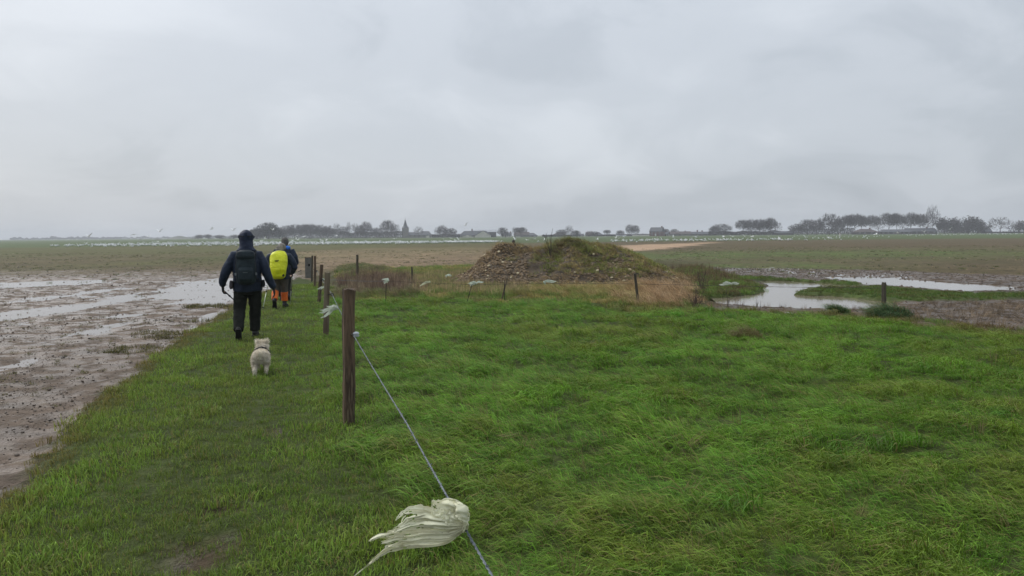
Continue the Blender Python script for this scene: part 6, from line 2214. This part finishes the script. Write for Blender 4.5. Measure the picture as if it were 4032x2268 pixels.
polyscatter('trampled_stalks', 'stalk_tuft', PX([(3300, 1205), (3500, 1195), (3800, 1185), (4200, 1180), (4300, 1310), (3900, 1278), (3480, 1236)]), .20, (0.24, 0.18, 0.12), .45, (.25, .5), None, 'trampled pale stalks lying in the mud by the pond', 'straw', tilt=.9, mixt=(0.10, 0.075, 0.05))
polyscatter('mud_edge_grass', 'mid_tuft', PX([(3300, 1216), (3480, 1230), (3900, 1270), (4200, 1300), (4200, 1330), (3700, 1275), (3300, 1232)]), .16, (0.17, 0.12, 0.06), .3, (.6, 1.1), WIND, 'brownish grass fringe between pasture and mud', 'grass', mixt=GRN)


polyscatter('fringe_grass', 'mid_tuft', PX([(1300, 1128), (1330, 1158), (1500, 1160), (1800, 1156), (2000, 1160), (2200, 1156), (2400, 1172), (2560, 1196), (2760, 1196), (2780, 1222), (2520, 1232), (2200, 1205), (1800, 1200), (1500, 1205), (1320, 1195)]), .15, GRN, .35, (.9, 1.5), WIND, 'rough green grass along the foot of the far fence', 'grass', mixt=(0.36, 0.30, 0.10), dens=lambda x, y: 1 - land(x, y)['grass'])


# vegetation on the heap itself
def hz_(x, y):
    return heap_z(x, y)


HP = np.array([(-3.0, 23.4), (6.8, 23.4), (6.8, 29.6), (-3.0, 29.6)])


def hd_green(x, y):
    z = heap_z(x, y)
    g = .75 * np.exp(-((x - 2.1) / 1.2) ** 2) * sstep(.3, .8, z) + .9 * sstep(2.8, 4.4, x) * sstep(.1, .5, z) + .30 * sstep(.3, 1.2, x) * sstep(.2, .5, z)
    return np.clip(g * (.75 + .9 * fbm(x * .9, y * .9, 95)), 0, 1) * (z > .05)


def hd_dry(x, y):
    z = heap_z(x, y)
    g = .95 * np.exp(-((x - .4) / .85) ** 2) * sstep(.75, 1.05, z) + .55 * np.exp(-((x - 3.4) / .6) ** 2) * sstep(.9, 1.15, z) + .25 * sstep(3.5, 5, x) + .4 * sstep(.45, .15, z) * sstep(.5, 1.5, x) + .05
    return np.clip(g * (.8 + .8 * fbm(x * 1.1, y * 1.1, 96)), 0, 1) * (z > .03)


polyscatter('green_growth', 'mid_tuft', HP, .13, (0.22, 0.25, 0.065), .4, (.8, 1.5), WIND + .2, '', '', dens=hd_green, zfun=hz_, parent=heap, mixt=(0.36, 0.29, 0.12), tilt=.25)
polyscatter('straw_growth', 'dry_tuft', HP, .14, (0.46, 0.34, 0.16), .35, (.35, .65), WIND + .1, '', '', dens=hd_dry, zfun=hz_, parent=heap, mixt=(0.26, 0.19, 0.09), tilt=.15)
polyscatter('crest_growth', 'tussock_tuft', np.array([(1.5, 26.8), (2.9, 26.8), (2.9, 28.8), (1.5, 28.8)]), .17, (0.16, 0.16, 0.06), .35, (1.0, 1.4), WIND, '', '', zfun=hz_, parent=heap, mixt=(0.16, 0.12, 0.06))


# clods and shoots on the wet plough land
def mudfield():
    X, Y = [], []
    for y0, y1, sp in ((2.5, 10, .058), (10, 18, .08), (18, 30, .13), (30, 48, .28)):
        x, y = cover(-42, 2, y0, y1, sp)
        k = x + .3 * y < .9
        X.append(x[k])
        Y.append(y[k])
    x, y = np.concatenate(X), np.concatenate(Y)
    m_ = land(x, y)
    depth = WET_L - m_['z']
    p = .62 * (1 - .80 * sstep(.0, .02, depth)) * (.25 + 1.2 * sstep(-.5, .6, fbm(x * 1.6, y * .6, 81)))
    k = (m_['grass'] < .3) & (RNG.random(len(x)) < p)
    x, y, z = x[k], y[k], np.maximum(m_['z'][k], WET_L - .006)
    n = len(x)
    s = RNG.uniform(.005, .012, n) * (1 + 1.5 * (RNG.random(n) ** 9)) * (1 + np.clip(y - 10, 0, 25) * .03)
    t_ = np.array([0.100, 0.075, 0.056]) * RNG.uniform(.5, 1.6, (n, 1))
    scatter('mud_clods', 'mud_lump', np.stack([x, y, z + s * .1], 1), t_, s, RNG.uniform(0, 6.28, n), tilt=.25, label='small wet mud clods strewn over the flooded plough land', category='clods')
    k = RNG.random(n) < .055
    scatter('crop_shoots', 'short_tuft', np.stack([x, y, z], 1)[k], np.array([0.13, 0.125, 0.05]) * RNG.uniform(.6, 1.4, (k.sum(), 1)), RNG.uniform(.35, .8, k.sum()), RNG.uniform(0, 6.28, k.sum()), tilt=.3, label='sparse pale shoots in the wet mud', category='shoots')
    # weed patches
    P, T = [], []
    for px, py, r_, c in ((825, 1205, .5, 34), (600, 1312, .3, 14), (690, 1325, .26, 10), (520, 1378, .36, 16), (640, 1330, .5, 7), (760, 1262, .4, 6)):
        g = gp(px, py, -.06)
        a_, q_ = RNG.uniform(0, 6.28, c), np.sqrt(RNG.random(c)) * r_
        P.append(np.stack([g[0] + np.cos(a_) * q_ * 1.5, g[1] + np.sin(a_) * q_, np.full(c, -.065)], 1))
    P = np.concatenate(P)
    scatter('mud_weeds', 'short_tuft', P, np.array([0.11, 0.105, 0.035]) * RNG.uniform(.6, 1.3, (len(P), 1)), RNG.uniform(.9, 1.5, len(P)), RNG.uniform(0, 6.28, len(P)), label='olive weed patches in the flooded mud beside the path', category='weeds')
    # wet mud east of the pasture
    x, y = cover(4, 32, 12, 46, .22)
    m_ = land(x, y)
    k = (m_['mudr'] > .5) & (m_['grass'] < .3) & (m_['isl'] < .3) & (m_['pond'] < .25) & (RNG.random(len(x)) < .6)
    x, y, z = x[k], y[k], np.maximum(m_['z'][k], WET_R)
    n = len(x)
    s = RNG.uniform(.012, .03, n) * (1 + np.clip(y - 15, 0, 25) * .03)
    scatter('pond_mud_clods', 'mud_lump', np.stack([x, y, z], 1), np.array([0.075, 0.055, 0.042]) * RNG.uniform(.5, 2.0, (n, 1)), s, RNG.uniform(0, 6.28, n), tilt=.25, label='dark mud clods round the pond', category='clods')
    # clods and stubble on the dry plough land farther out
    x, y = cover(-75, 75, 30, 95, .62)
    m_ = land(x, y)
    k = (m_['grass'] < .2) & (m_['weed'] < .2) & (m_['pond'] < .2) & (m_['isl'] < .2) & (RNG.random(len(x)) < .42 * sstep(-.6, .5, fbm(x * .15, y * .15, 83)))
    x, y, z = x[k], y[k], m_['z'][k]
    n = len(x)
    s = RNG.uniform(.025, .06, n)
    t_ = np.where((RNG.random(n) < .45)[:, None], np.array([[0.24, 0.18, 0.105]]), np.array([[0.07, 0.054, 0.036]])) * RNG.uniform(.6, 1.3, (n, 1))
    scatter('plough_clods', 'mud_lump', np.stack([x, y, z], 1), t_, s, RNG.uniform(0, 6.28, n), tilt=.25, label='earth clods and straw bits on the plough land', category='clods')
    k = RNG.random(n) < .5
    gt = np.array([0.095, 0.12, 0.04]) * RNG.uniform(.6, 1.3, (k.sum(), 1))
    scatter('field_shoots', 'short_tuft', np.stack([x, y, z], 1)[k] + RNG.normal(0, .3, (k.sum(), 3)) * np.array([1, 1, 0]), gt, RNG.uniform(.8, 1.7, k.sum()), RNG.uniform(0, 6.28, k.sum()), label='young green shoots on the plough land', category='shoots')


mudfield()
HAZE = 0.00037
bpy.data.scenes.remove(WORK)

# ------------------------------------------------------------------ misty air
mh = bpy.data.materials.new('haze')
mh.use_nodes = True
t = mh.node_tree
t.nodes.clear()
out = N(t, 'ShaderNodeOutputMaterial')
pv = N(t, 'ShaderNodeVolumePrincipled')
pv.inputs['Color'].default_value = (0.93, 0.96, 1.0, 1)
pv.inputs['Density'].default_value = HAZE
pv.inputs['Anisotropy'].default_value = 0.0
L(t, pv.outputs[0], out.inputs['Volume'])
hz = MB().box((-3700, -60, -1.5), (3700, 4400, 36)).build('haze', mh, kind='stuff')
